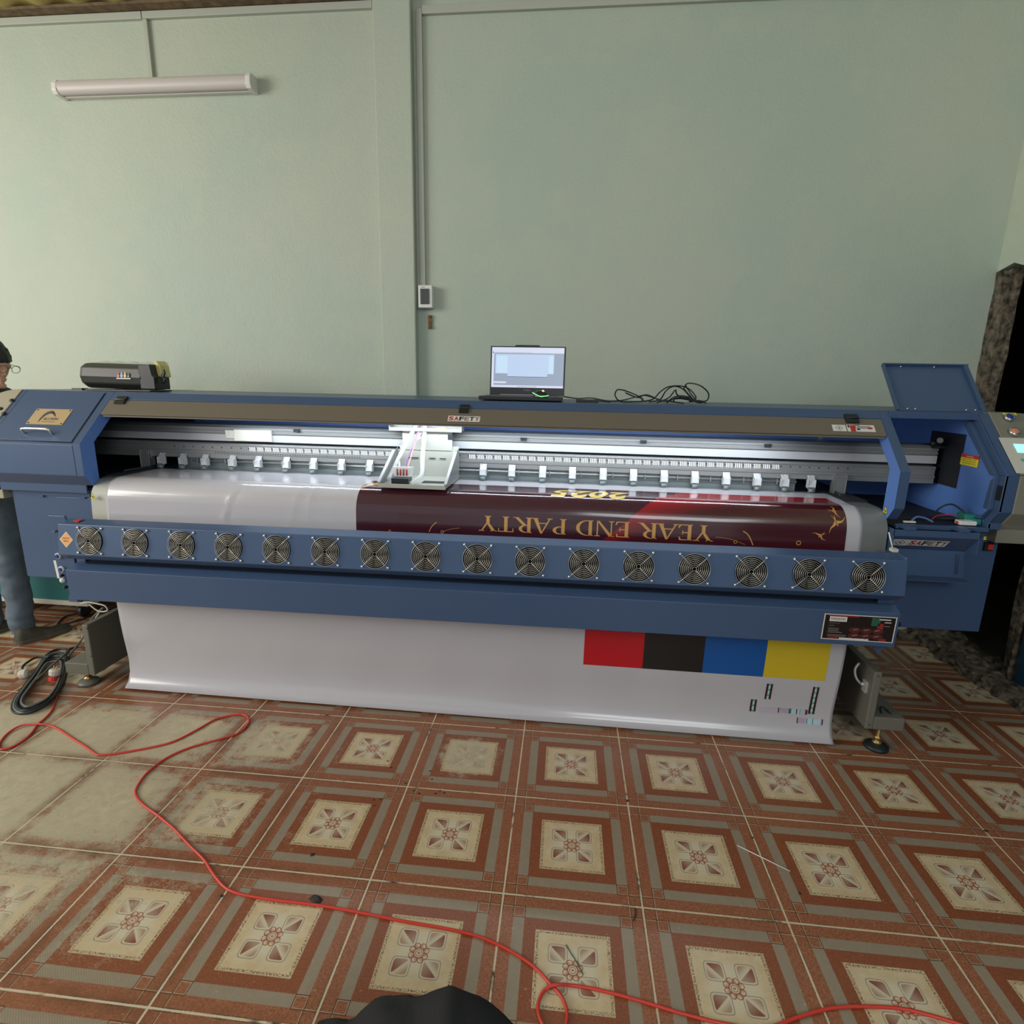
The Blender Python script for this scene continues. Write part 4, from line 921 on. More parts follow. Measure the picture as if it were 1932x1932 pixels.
# serif capitals (unit height), thick and thin strokes
def arcp(cx, cy, ro, ri, rx_o, rx_i, a0, a1, n=10):
    out = []
    for k in range(n):
        t0, t1 = a0+(a1-a0)*k/n, a0+(a1-a0)*(k+1)/n
        out.append([(cx+rx_o*cos(t0), cy+ro*sin(t0)), (cx+rx_o*cos(t1), cy+ro*sin(t1)), (cx+rx_i*cos(t1), cy+ri*sin(t1)), (cx+rx_i*cos(t0), cy+ri*sin(t0))])
    return out
def serif(x, y, w_=.30): 
    s_ = 1 if y < .5 else -1
    return [[(x-w_/2, y), (x+w_/2, y), (x+w_/2, y+s_*.035), (x+.09, y+s_*.06), (x-.09, y+s_*.06), (x-w_/2, y+s_*.035)]]
TK, TN = .15, .055
def glyph(c):
    g = []; V_ = lambda x, y0=0, y1=1, w_=TK: [[(x-w_/2, y0), (x+w_/2, y0), (x+w_/2, y1), (x-w_/2, y1)]]
    if c == 'Y': return V_(.42, 0, .48)+serif(.42, 0)+[[(.34, .50), (.50, .42), (.24, 1), (.06, 1)]]+[[(.42, .46), (.50, .46), (.75, 1), (.68, 1)]]+serif(.15, 1)+serif(.71, 1, .26), .84
    if c == 'E': return V_(.17)+serif(.17, 0, .26)+serif(.17, 1, .26)+[[(.1, 0), (.62, 0), (.66, .24), (.62, .24), (.54, .06), (.1, .055)], [(.1, 1), (.60, 1), (.62, .78), (.58, .78), (.52, .94), (.1, .945)], [(.2, .48), (.46, .48), (.46, .54), (.2, .54)], [(.44, .38), (.48, .38), (.48, .64), (.44, .64)]], .70
    if c == 'A': return [[(.02, 0), (.09, 0), (.43, .92), (.40, 1)], [(.62, 0), (.80, 0), (.48, 1), (.38, 1)], [(.20, .30), (.66, .30), (.64, .36), (.22, .36)]]+serif(.06, 0, .24)+serif(.72, 0), .82
    if c in 'RP':
        g = V_(.17)+serif(.17, 0)+serif(.17, 1, .26)+arcp(.30, .74, .26, .205, .33, .18, -pi/2, pi/2)+[[(.2, .48), (.3, .48), (.3, .535), (.2, .535)], [(.2, .945), (.3, .945), (.3, 1), (.2, 1)]]
        if c == 'R': return g+[[(.28, .50), (.44, .52), (.82, 0), (.64, 0)]]+[[(.64, 0), (.88, 0), (.88, .035), (.66, .05)]], .84
        return g, .70
    if c == 'N': return V_(.13, 0, 1, TN)+V_(.74, 0, 1, TN)+[[(.05, 1), (.22, 1), (.77, 0), (.66, 0)]]+serif(.13, 0, .24)+serif(.74, 1, .24)+serif(.10, 1, .2), .88
    if c == 'D': return V_(.17)+serif(.17, 0, .26)+serif(.17, 1, .26)+arcp(.30, .5, .5, .445, .50, .34, -pi/2, pi/2, 14)+[[(.1, 0), (.3, 0), (.3, .055), (.1, .055)], [(.1, 1), (.3, 1), (.3, .945), (.1, .945)]], .86
    if c == 'T': return V_(.37)+serif(.37, 0)+[[(.02, 1), (.72, 1), (.71, .95), (.03, .95)], [(.02, 1), (.06, 1), (.07, .76), (.03, .76)], [(.68, 1), (.72, 1), (.71, .76), (.67, .76)]], .76
    return [], .34
def words(txt, x_start, x_end, s_base, h, only=None):
    "reads right to left and upside down, as it stands on the machine"
    tot = sum(glyph(c)[1] for c in txt); sc = (x_start-x_end)/tot; P_ = []; cur = 0
    for k_, c in enumerate(txt):
        g, wd = glyph(c)
        if only is None or only[0] <= k_ < only[1]:
          for pg in g: P_.append([(x_start-(cur+a)*sc, s_base+b*h) for a, b in pg])
        cur += wd
    return P_
for a_, b_ in ((0, 4), (5, 8), (9, 14)): decal(words('YEAR END PARTY', 1.128, .180, s_of(.9145), .064, (a_, b_)), 'gold_lettering', [M['gold']], .0022, parent=t)
# 2025 bold italic, across the crease
vs2, fs2, tw, th = text2d('2025', 1, .25, .03)
P_ = []
for f in fs2: P_.append([(.805-vs2[i][0]/tw*.335, .212+vs2[i][1]/th*.108) for i in f])
decal(P_, 'gold_lettering', [M['goldp']], .0022, parent=t)
P3 = []
for f in []:
    P3.append([(.805-vs2[i][0]/tw*.335-.007, .212+vs2[i][1]/th*.108) for i in f])
# swallows
def taper(pts, w_):
    out = []; P_ = spline([(a, b, 0) for a, b in pts], 6); n = len(P_)-1
    for i, (a, b) in enumerate(zip(P_, P_[1:])):
        d = (b-a).normalized(); nn = V((-d.y, d.x, 0)); wa, wb = w_*max(.03, (1-i/n))/2, w_*max(.0, (1-(i+1)/n))/2
        out.append([(a+nn*wa)[:2], (b+nn*(wb+1e-5))[:2], (b-nn*(wb+1e-5))[:2], (a-nn*wa)[:2]])
    return out
def swallow(x, s, size, rot, fl=1):
    c, d = cos(rot), sin(rot); T = lambda a, b: (x+size*(fl*a*c-b*d), s+size*(fl*a*d+b*c)); out = []
    for pts, w_ in (([(0, .02), (.18, .22), (.30, .42), (.62, .60)], .20), ([(0, .0), (.05, -.24), (.0, -.42), (-.22, -.66)], .20), ([(.16, .0), (-.06, .02), (-.24, .04), (-.50, .16)], .17), ([(.0, .0), (-.2, .0), (-.34, -.04), (-.52, -.08)], .10), ([(.02, .0), (.12, -.01), (.22, -.03), (.30, -.05)], .16)):
        out += taper([T(a, b) for a, b in pts], w_*size)
    return out
b1 = at(1548, 1010, 1, .108); b2 = at(1577, 985, 1, .12)
decal(swallow(b1.x, s_of(b1.z), .042, 2.6)+swallow(b2.x, s_of(b2.z), .062, 1.3)+swallow(1.588, .335, .045, .2), 'gold_bird', [M['gold']], .0022, parent=t)
def curl(pts, w_=.0022):
    out = []; P_ = spline([(a, b, 0) for a, b in pts], 6)
    for a, b in zip(P_, P_[1:]):
        d = (b-a).normalized(); n = V((-d.y, d.x, 0))*w_/2; out.append([(a+n)[:2], (b+n)[:2], (b-n)[:2], (a-n)[:2]])
    return out
def ringp(x, s, r, w_=.002): return curl([(x+r*cos(k*pi/4), s+r*sin(k*pi/4)) for k in range(9)], w_)
def q(u, v): p = at(u, v, 1, .106); return (p.x, s_of(p.z))
L1 = curl([q(1402, 1002), q(1412, 1010), q(1420, 1028)], .004)+ringp(*q(1387, 1022), .006)+curl([q(1350, 1013), q(1370, 1015), q(1387, 1020), q(1405, 1027)], .0012)+ringp(*q(1506, 1024), .008, .003)
L1 += curl([q(824, 985), q(815, 993), q(810, 1003)], .003)+ringp(*q(835, 1003), .006)+ringp(*q(736, 1001), .004)+curl([q(835, 1003), q(850, 998), q(868, 996)], .0012)
decal(L1, 'gold_ornament', [M['gold']], .0022, parent=t)
# lower colour patches and test marks
CM = [mat('red_patch', (.50, .004, .012), .3), mat('black_patch', (.008, .007, .007), .3), mat('blue_patch', (.0, .085, .33), .3), mat('yellow_patch', (.60, .44, .02), .35), mat('dark_maroon_mark', (.06, .01, .03), .4), mat('pale_green_mark', (.45, .60, .42), .4), mat('lilac_mark', (.50, .36, .50), .4), mat('pale_cyan_mark', (.5, .68, .78), .4), mat('teal_mark', (.10, .35, .35), .4)]
s0, s1 = s_of(.50), s_of(.281); xs = [.640, .889, 1.136, 1.383, 1.629]
for k, nm in enumerate(('red_patch', 'black_patch', 'blue_patch', 'yellow_patch')):
    decal([[(xs[k], s0), (xs[k+1], s0), (xs[k+1], s1), (xs[k], s1)]], nm, [CM[k]], .0012, parent=t)
P_ = []; mi = []
def mk(x0, x1, z1, z0, m_): P_.append([(x0, s_of(z1)), (x1, s_of(z1)), (x1, s_of(z0)), (x0, s_of(z0))]); mi.append(m_)
for x0, z1, z0 in ((1.405, .250, .174), (1.590, .250, .118), (1.352, .168, .110)):
    n_ = int((z1-z0)/.008)
    for j in range(n_):
        za = z1-(z1-z0)*j/n_; zb = z1-(z1-z0)*(j+1)/n_
        for i, mm in enumerate((4 if j % 2 else 1, 5 if j % 3 else 8, 1 if j % 2 else 4)): mk(x0+i*.0085, x0+i*.0085+.008, za, zb, mm)
for i in range(8): 
    for j in range(7): mk(1.39+i*.0095, 1.395+i*.0095, .134-j*.004, .1325-j*.004, 6)
for i in range(26): mk(1.468+i*.0046, 1.4715+i*.0046, .136, .113, [1, 6, 6, 6, 6, 6, 6, 6, 6, 8, 1, 8, 7, 7, 5, 7, 4, 7, 7, 8, 7, 6, 7, 6, 4, 1][i])
for i in range(22): mk(1.548+i*.0048, 1.5518+i*.0048, .098, .072, [1, 6, 6, 6, 6, 6, 6, 5, 8, 7, 7, 7, 7, 8, 7, 7, 7, 7, 7, 7, 6, 1][i])
decal(P_, 'test_marks', CM, .0012, parent=t, mis=mi)

# ------------------------------------------------------------------ things on top of the printer
TOPZ = 1.3745
lt = thing('laptop', 'open black laptop with lit screen on top of the printer', 'laptop', (.32, .52, TOPZ))
LY0, LY1, LZ0 = .37, .60, TOPZ
mb = MB(); mb.hexa([(.13, LY0, LZ0+.004), (.50, LY0, LZ0+.004), (.50, LY1, LZ0+.004), (.13, LY1, LZ0+.004)], (0, 0, .016)); mb.build('base', M['black'], lt, .003)
mb = MB()
for i in range(14):
    for j in range(5): mb.box(.152+i*.0235, .172+i*.0235, .455+j*.022, .473+j*.022, LZ0+.020, LZ0+.0215)
mb.build('keyboard', mat('key_plastic', (.02, .02, .022), .5), lt)
SF = frame((.148, LY1-.005, LZ0+.022), (1, 0, 0), (0, .03, .23)); lw, lh = .357, .228
mb = MB(); rect(mb, SF, 0, 0, lw, lh, -.004, .007); poly(mb, SF, [(.115, lh), (.235, lh), (.23, lh+.006), (.12, lh+.006)], .001); mb.build('lid', M['black'], lt, .002)
def em(name, c, s_=1.0): return mat(name, (.02, .02, .02), .3, emis=c, es=s_)
E = [em('screen_grey', (.30, .36, .47)), em('screen_white', (.66, .70, .85)), em('screen_window', (.50, .63, .84)), em('screen_cyan', (.55, .74, .90)), em('screen_dark', (.05, .07, .12))]
mb = MB()
def SR(m_, a, b, c, d, o=.0034): mb.m = m_; rect(mb, SF, a*lw, b*lh, c*lw, d*lh, o)
SR(0, .02, .155, .98, .975); SR(1, .02, .86, .98, .975, .0037); SR(1, .02, .155, .98, .20, .0037); SR(1, .02, .2, .05, .86, .0037)
SR(2, .07, .44, .85, .835, .0037); SR(3, .085, .45, .23, .80, .004); SR(3, .78, .45, .84, .80, .004); SR(2, .235, .38, .765, .81, .0044); SR(4, .235, .372, .765, .38, .0046)
SR(1, .05, .24, .22, .275, .004)
for k in range(22): SR(4, .07+k*.022, .865, .078+k*.022, .874, .004)
for k in range(11): SR(4, .37+k*.024, .168, .382+k*.024, .18, .004)
SR(4, .03, .855, .045, .88, .004)
mb.build('screen', E, lt)
mb = MB(); put_text(mb, 'MSI', SF, lw*.46, lh*.085, lw*.08, lh*.035, .0036); mb.build('lettering', mat('grey_logo', (.2, .2, .2), .4), lt)
mb = MB(); mb.box(.20, .43, LY1-.012, LY1+.004, LZ0+.016, LZ0+.026); mb.build('hinge', M['alu'], lt)
mo = thing('computer_mouse', 'black mouse with glowing green strip in front of the laptop screen', 'mouse', (.405, .40, TOPZ+.02))
def blob(c, r, n=12): 
    mb = MB(); mb.grid(lambda a, b: (c[0]+r[0]*cos(2*pi*a)*sin(pi*b*.5+.001), c[1]+r[1]*sin(2*pi*a)*sin(pi*b*.5+.001), c[2]+r[2]*cos(pi*b*.5)), n*2, n); return mb
mb = blob((.405, .40, TOPZ+.0205), (.036, .034, .030)); mb.build('shell', M['black'], mo)
mb = MB(); gp = [(.405+.037*cos(a)*.96, .40+.036*sin(a), TOPZ+.0225+.016*abs(cos(a*1.0))*(.3 if cos(a) > 0 else 1)) for a in [pi*1.02+k*pi*.9/10 for k in range(11)]]
mb.tube(gp, .0022, 6); mb.build('light_strip', em('green_glow', (.25, .95, .3), 1.2), mo)
mb = MB(); mb.lathe((.415, .385, TOPZ+.046), (0, -1, .6), [(.006, 0), (.005, .002)], 10); mb.build('logo_light', em('warm_glow', (1, .85, .4), 1.2), mo)
def at_top(u, v, y=.50): return at(u, v, 1, y)
def cable(name, pxs, y, r, m, label, cat, jit=.0, group=None):
    pts = [at(u, v, 1, y+(jit*sin(i*2.1))) for i, (u, v) in enumerate(pxs)]; pts = [V((p.x, p.y, max(p.z, TOPZ+r+.0005))) for p in pts]
    mb = MB(); mb.tube([V((q_.x, q_.y, max(q_.z, TOPZ+r))) for q_ in spline(pts, 7)], r, 8)
    return one(mb, name, m, label, cat, (pts[0].x, pts[0].y, TOPZ))
cable('power_cable', [(1063, 748), (1090, 752), (1115, 751), (1150, 757), (1175, 755), (1200, 749), (1217, 746), (1235, 751), (1255, 756), (1280, 752), (1300, 755), (1320, 760)], .52, .0028, M['rubber'], 'thin black cable running from the laptop along the printer top', 'cable', .02)
t = thing('cable_coil', 'tangled pile of black cables standing on the printer top', 'cable', (1.0, .5, TOPZ))
def coil(lst, y, r=.0030):
    for k, pxs in enumerate(lst):
        pts = [at(u, v, 1, y+.025*sin(i*1.7+k)) for i, (u, v) in enumerate(pxs)]; pts = [V((p.x, p.y, max(p.z, TOPZ+r+.0005))) for p in pts]
        mb = MB(); mb.tube([V((q_.x, q_.y, max(q_.z, TOPZ+r))) for q_ in spline(pts, 7)], r, 7); mb.build('loop', M['rubber'], t)
coil([[(1290, 733), (1296, 724), (1310, 724), (1325, 730), (1337, 743), (1333, 756), (1315, 757)],
      [(1290, 733), (1300, 745), (1312, 757), (1325, 760)], [(1293, 727), (1305, 745), (1318, 760)], [(1160, 745), (1164, 736), (1175, 736), (1190, 741), (1205, 748), (1215, 757)],
      [(1160, 745), (1165, 754), (1175, 758), (1200, 758), (1212, 757)], [(1205, 750), (1218, 745), (1232, 749), (1245, 756), (1262, 757)],
      [(1215, 757), (1232, 753), (1245, 740), (1258, 731), (1275, 728), (1292, 730), (1305, 738), (1313, 750), (1308, 756)],
      [(1225, 758), (1245, 754), (1256, 738), (1270, 729), (1285, 732), (1296, 742), (1306, 756)], [(1245, 758), (1262, 750), (1274, 736), (1277, 744), (1290, 752), (1305, 752)],
      [(1258, 760), (1270, 750), (1285, 747), (1300, 750), (1310, 756)], [(1272, 758), (1272, 752), (1288, 750), (1305, 754), (1315, 759)], [(1240, 760), (1252, 755), (1270, 758), (1290, 762)], [(1180, 741), (1196, 748), (1212, 752), (1211, 758)],
      [(1300, 758), (1320, 756), (1332, 761)]], .52)
mb = MB(); q_ = at(1110, 757, 1, .45); mb.hexa([(q_.x-.055, .44, TOPZ+.001), (q_.x+.045, .44, TOPZ+.001), (q_.x+.045, .49, TOPZ+.001), (q_.x-.055, .49, TOPZ+.001)], (0, 0, .012)); mb.tube([(q_.x+.04, .46, TOPZ+.007), (q_.x+.10, .47, TOPZ+.004)], .003)
one(mb, 'power_adapter', M['black'], 'flat black power adapter lying right of the laptop', 'adapter', (q_.x, .465, TOPZ), bevel=.004)
# ink unit on the left
t = thing('ink_supply_unit', 'rounded black plastic unit with four coloured drop stickers on the left cabinet', 'ink unit', (-1.78, .6, TOPZ))
yy = .58; a = at(151, 700, 1, yy); b_ = at(268, 700, 1, yy); zb, zt = TOPZ+.010, at(200, 684, 1, yy).z
prof = [(yy+.16, zb), (yy+.03, zb), (yy-.005, zb+.025), (yy-.015, zb+.06), (yy-.002, zt-.022), (yy+.025, zt-.004), (yy+.06, zt), (yy+.16, zt)]
mb = MB(); n = len(prof)
r0 = [(a.x+.012, y, zb+(z-zb)*.88+.004) for y, z in prof]; r1 = [(a.x, y, z) for y, z in prof]
r1 = [(a.x+.0, y, z) for y, z in prof]; rings = [[(a.x+.018, yy+.08+(y-yy-.08)*.8, zb+.06+(z-zb-.06)*.80) for y, z in prof], [(a.x, yy+.08+(y-yy-.08)*.95, zb+.06+(z-zb-.06)*.93) for y, z in prof], [(a.x+.02, y, z) for y, z in prof], [(b_.x-.0, y, z-.004) for y, z in prof]]
vs = [p for r_ in rings for p in r_]; fs = [tuple(range(n))[::-1], tuple(range(3*n, 4*n))]
for k in range(3): fs += [(k*n+i, k*n+(i+1) % n, (k+1)*n+(i+1) % n, (k+1)*n+i) for i in range(n)]
mb.add(vs, fs); mb.build('shell', mat('charcoal_plastic', (.038, .038, .032), .4), t, .006)
e1 = at(287, 700, 1, yy); mb = MB(); mb.prism([(b_.x-.01, zb), (b_.x-.012, zt-.01), (e1.x-.002, zt-.004), (e1.x+.006, zb+.07), (e1.x+.016, zb+.06), (e1.x+.016, zb)], yy-.012, yy+.10, 1); mb.build('side_housing', M['black'], t, .004)
mb = MB(); mb.prism([(e1.x+.03, zb+.03), (e1.x+.03, zb+.075), (e1.x+.04, zb+.085), (e1.x+.046, zb+.10), (e1.x+.05, zb+.085), (e1.x+.04, zb+.06), (e1.x+.05, zb+.05), (e1.x+.035, zb+.03)], yy+.02, yy+.03, 1); mb.build('latch_hook', M['black'], t)
mb = MB(); mb.prism([(e1.x-.005, zb+.065), (e1.x-.010, zt+.012), (e1.x+.006, zt+.014), (e1.x+.022, zt-.01), (e1.x+.03, zb+.06)], yy+.03, yy+.10, 1); tag(mb.build('ink_bag', M['yclear'], t, .006), 'translucent yellow bag')
mb = MB(); mb.grid(lambda p, q_: (a.x+.03+p*(e1.x-a.x-.02), yy+.06+.06*q_, zt+.002+.008*abs(sin(p*15))*sin(pi*q_)), 40, 6); mb.build('film', M['clear'], t)
DF = frame(at(219, 709, 1, yy-.0165), (1, 0, 0), (0, 0, 1)); DF = frame(V((at(219, 709, 1, yy-.0165).x, yy-.0168, zb+.052)), (1, 0, 0), (0, .1, 1))
mb = MB(); rect(mb, DF, 0, -.004, .078, .002)
for k, mm in enumerate((1, 2, 3, 4)):
    mb.m = mm; cx_ = .011+k*.0185; pts = [(cx_+.008*cos(q_), .012+.009*sin(q_)) for q_ in [pi*.85+i*pi*1.3/8 for i in range(9)]]+[(cx_, .034)]; poly(mb, DF, pts, .0012)
    mb.m = 0; poly(mb, DF, [(cx_+.003*cos(q_*pi/3), .010+.004*sin(q_*pi/3)) for q_ in range(6)], .0016)
mb.build('drop_sticker', [M['paper'], mat('drop_red', (.5, .05, .05), .5), mat('drop_blue', (.3, .4, .6), .5), mat('drop_yellow', (.7, .45, .1), .5), M['ink']], t)
mb = MB(); mb.box(a.x+.0, e1.x+.02, yy-.05, yy+.10, TOPZ, TOPZ+.006); mb.box(a.x-.006, a.x+.05, yy-.06, yy-.02, TOPZ, TOPZ+.009); mb.build('base_plate', M['black'], t)
mb = MB(); mb.hexa([(-1.63, .46, TOPZ+.0005), (-1.50, .46, TOPZ+.0005), (-1.50, .58, TOPZ+.0005), (-1.63, .58, TOPZ+.0005)], (0, 0, .008)); one(mb, 'phone', M['black'], 'flat black slab lying below the ink unit', 'phone', (-1.56, .52, TOPZ), bevel=.002)

# ------------------------------------------------------------------ things on the floor
def floor_tube(name, pxs, r, m, label, cat, h=None, n=8, parent=None):
    pts = []
    for i, p in enumerate(pxs):
        q_ = at(p[0], p[1], 2, r+(p[2] if len(p) > 2 else 0)); pts.append(q_)
    mb = MB(); mb.tube(spline(pts, n), r, 8)
    if parent: return mb.build(name, m, parent)
    return one(mb, name, m, label, cat, (pts[0].x, pts[0].y, 0))
floor_tube('extension_cord', [(108, 1313), (98, 1340), (82, 1358), (72, 1366), (55, 1388), (30, 1406), (5, 1414), (-3, 1408), (12, 1386), (40, 1369, .004), (75, 1366, .008), (105, 1373), (140, 1395), (165, 1411), (180, 1422), (190, 1424.5), (225, 1421), (290, 1409), (330, 1398), (370, 1378), (410, 1356), (450, 1348), (466, 1352), (468, 1365), (450, 1383), (420, 1393), (360, 1410), (315, 1430), (280, 1456), (260, 1482), (256, 1498), (268, 1516), (300, 1540), (330, 1565), (355, 1592), (385, 1622), (400, 1645), (422, 1672), (450, 1686), (510, 1697), (600, 1708), (680, 1722), (760, 1738), (850, 1754), (905, 1768), (955, 1790), (1005, 1822), (1040, 1858), (1062, 1885, .002), (1070, 1915), (1062, 1945), (1040, 1950), (1020, 1925), (1015, 1895), (1028, 1868), (1050, 1858, .009), (1085, 1860), (1140, 1870), (1210, 1889), (1290, 1913), (1370, 1932), (1440, 1940), (1510, 1918), (1570, 1902), (1640, 1899), (1700, 1903), (1760, 1917), (1830, 1938), (1880, 1955)],
    .0042, M['cord'], 'long red cord winding across the patterned floor tiles', 'cord')
t = thing('cable_coil', 'coiled grey and black cable with plugs on the floor left of the stand', 'cable', (-2.05, .15, 0))
rc = M['rubber']; rg = mat('grey_cable', (.13, .13, .125), .4)
base_ = [(128, 1228), (108, 1226), (88, 1236), (66, 1268), (42, 1300), (26, 1324), (24, 1340), (40, 1347), (66, 1340), (96, 1322), (118, 1290), (127, 1252)]
cxm, cym = 76, 1288
for k in range(6):
    s_ = 1-.06*k; off = 1.5*k
    pts = [at(cxm+(u-cxm)*s_+random.uniform(-1, 1)+off*.3, cym+(v-cym)*s_+random.uniform(-1, 1)+off*.4, 2, .006+.008*(k % 3)) for u, v in base_]
    mb = MB(); mb.tube(spline(pts, 6, True), .0052, 8, True); mb.build('loop', rg if k % 2 else rc, t)
floor_tube('lead', [(127, 1240, .012), (140, 1225, .03), (155, 1205, .06), (162, 1185, .12), (175, 1165, .22), (195, 1146, .30)], .0052, rg, '', '', parent=t)
floor_tube('lead', [(125, 1232, .02), (105, 1250, .02), (80, 1272, .02), (60, 1290, .012), (50, 1300, .006)], .0052, rg, '', '', parent=t)
floor_tube('lead', [(100, 1240, .012), (70, 1240, .01), (45, 1255, .01), (42, 1268, .015)], .0055, rc, '', '', parent=t)
floor_tube('lead', [(130, 1224), (150, 1220), (165, 1226)], .005, rc, '', '', parent=t)
def plug(u, v, z, d, m_, parent, red=False):
    q_ = at(u, v, 2, z); mb = MB(); d = V(d).normalized()
    mb.lathe(q_, d, [(.012, 0), (.022, .008), (.024, .03), (.020, .036)], 12, False)
    if red: mb.m = 1; mb.lathe(q_, d, [(.018, -.02), (.022, -.018), (.020, .0)], 12, False)
    mb.m = 2
    for s_ in (-.007, .007): mb.tube([q_+d*.03+V((s_, 0, 0)), q_+d*.052+V((s_, 0, 0))], .002)
    return mb.build('plug', [m_, M['red'], M['brass']], parent)
plug(54, 1270, .025, (-.9, -.3, -.1), M['cream'], t); plug(102, 1276, .03, (.1, .2, .9), M['cream'], t, True)
t2 = thing('cable_coil', 'small loop of white cable hanging below the left end of the printer bar', 'cable', (-1.63, .2, .3))
pts = [at(u, v, 1, .22) for u, v in ((152, 1139), (165, 1136), (183, 1139), (198, 1143), (203, 1151), (195, 1154), (184, 1152), (174, 1145), (168, 1140))]
mb = MB(); mb.tube(spline(pts, 6), .0035); mb.build('loop', M['cream'], t2); mb = MB(); mb.tube([at(189, 1153, 1, .22), at(180, 1166, 1, .2)], .003); mb.build('end', M['cream'], t2)
mb = MB(); pts = [at(u, v, 2, .005) for u, v in ((108, 1178), (122, 1164), (150, 1156), (180, 1148), (215, 1140))]; mb.tube(spline(pts), .004); pts = [at(u, v, 2, .005) for u, v in ((115, 1178), (135, 1174), (160, 1166), (190, 1152), (230, 1145))]; mb.tube(spline(pts), .004)
one(mb, 'floor_cable', M['rubber'], 'two thin black cables on the floor behind the shoe', 'cable', (-2.2, .6, 0))
# teal rolling cabinet
t = thing('rolling_cabinet', 'low teal and cream cabinet on casters behind the person', 'cabinet', (-3.1, .9, 0))
mb = MB(); mb.box(-4.0, -2.29, .74, 1.2, .125, .38); mb.build('body', M['teal'], t, .004)
mb = MB(); mb.box(-4.01, -2.28, .73, 1.21, .098, .126); mb.build('base_trim', M['cream'], t, .002)
for x in (-3.9, -2.85, -2.38):
    for y in (.80, 1.14):
        mb = MB(); mb.lathe((x-.012, y, .04), (1, 0, 0), [(.038, 0), (.04, .004), (.04, .02), (.038, .024)], 18); mb.box(x-.02, x+.02, y-.01, y+.01, .04, .1); mb.build('caster', M['black'], t)
# debris
def debris(u, v, r, m, label, h=.006, cat='debris', nm='debris_scrap', sq=1.):
    q_ = at(u, v, 2, 0); mb = MB(); n = 9; ring = [(q_.x+r*sq*cos(k*2*pi/n)*random.uniform(.6, 1.1), q_.y+r*sin(k*2*pi/n)*random.uniform(.5, 1.1)) for k in range(n)]
    mb.add([(a, b, .0005) for a, b in ring]+[(q_.x+(a-q_.x)*.6, q_.y+(b-q_.y)*.6, h*random.uniform(.6, 1)) for a, b in ring], [tuple(range(n, 2*n))]+[(i, (i+1) % n, n+(i+1) % n, n+i) for i in range(n)]+[tuple(range(n))[::-1]])
    return one(mb, nm, m, label, cat, (q_.x, q_.y, 0))
debris(596, 1696, .018, M['debris'], 'dark curled scrap touching the red cord left of centre', .01, sq=1.4)
debris(589, 1612, .008, M['debris'], 'small dark crumb on the tile above the red cord', .004)
debris(388, 1628, .006, M['debris'], 'black speck beside the red cord on the grout line', .004); debris(418, 1691, .007, M['debris'], 'dark crumb on the grout left of the red cord', .004)
debris(1184, 1511, .007, M['debris'], 'black dot at a tile crossing below the test print', .003); debris(1420, 1581, .005, M['debris'], 'small black speck beside the white straw', .003)
debris(1509, 1686, .006, M['debris'], 'round black speck right of the white straw tile', .003); debris(1860, 1568, .008, M['debris'], 'dark crumb on a grout crossing at the right edge', .003)
debris(1742, 1202, .022, M['debris'], 'crumpled black scrap on the floor behind the right stand leg', .02)
mb = MB(); mb.tube([at(1391, 1595, 2, .003), at(1440, 1619, 2, .003), at(1491, 1644, 2, .003)], .0015, 6); one(mb, 'plastic_straw', M['white'], 'thin white strip lying across the tiles at the right', 'straw', at(1440, 1619, 2, 0))
mb = MB(); mb.tube(spline([at(1198, 1714, 2, .002), at(1199, 1724, 2, .002), at(1195, 1737, 2, .002)]), .0018, 6); one(mb, 'wire_scrap', M['debris'], 'short black curved wire scrap near a grout crossing', 'wire', at(1198, 1725, 2, 0))
mb = MB(); mb.tube(spline([at(1068, 1782, 2, .002), at(1078, 1800, 2, .002), at(1086, 1812, 2, .002), at(1100, 1838, 2, .002)]), .0013, 6); one(mb, 'wire_scrap', mat('green_thread', (.05, .09, .06), .7), 'short dark green thread above the cord crossing', 'thread', at(1085, 1810, 2, 0))
for u, v, k in ((765, 1478, 0), (780, 1492, 1), (790, 1497, 2), (812, 1455, 3), (815, 1470, 4), (822, 1497, 5), (830, 1492, 6), (838, 1496, 7), (705, 1509, 8), (718, 1508, 9), (706, 1520, 10), (738, 1448, 11), (732, 1436, 12)):
    debris(u, v, .0042, M['debris'], 'tiny black crumb scattered on the tiles near the middle grout crossing', .002, sq=1.5)['group'] = 'black crumbs on the middle tiles'

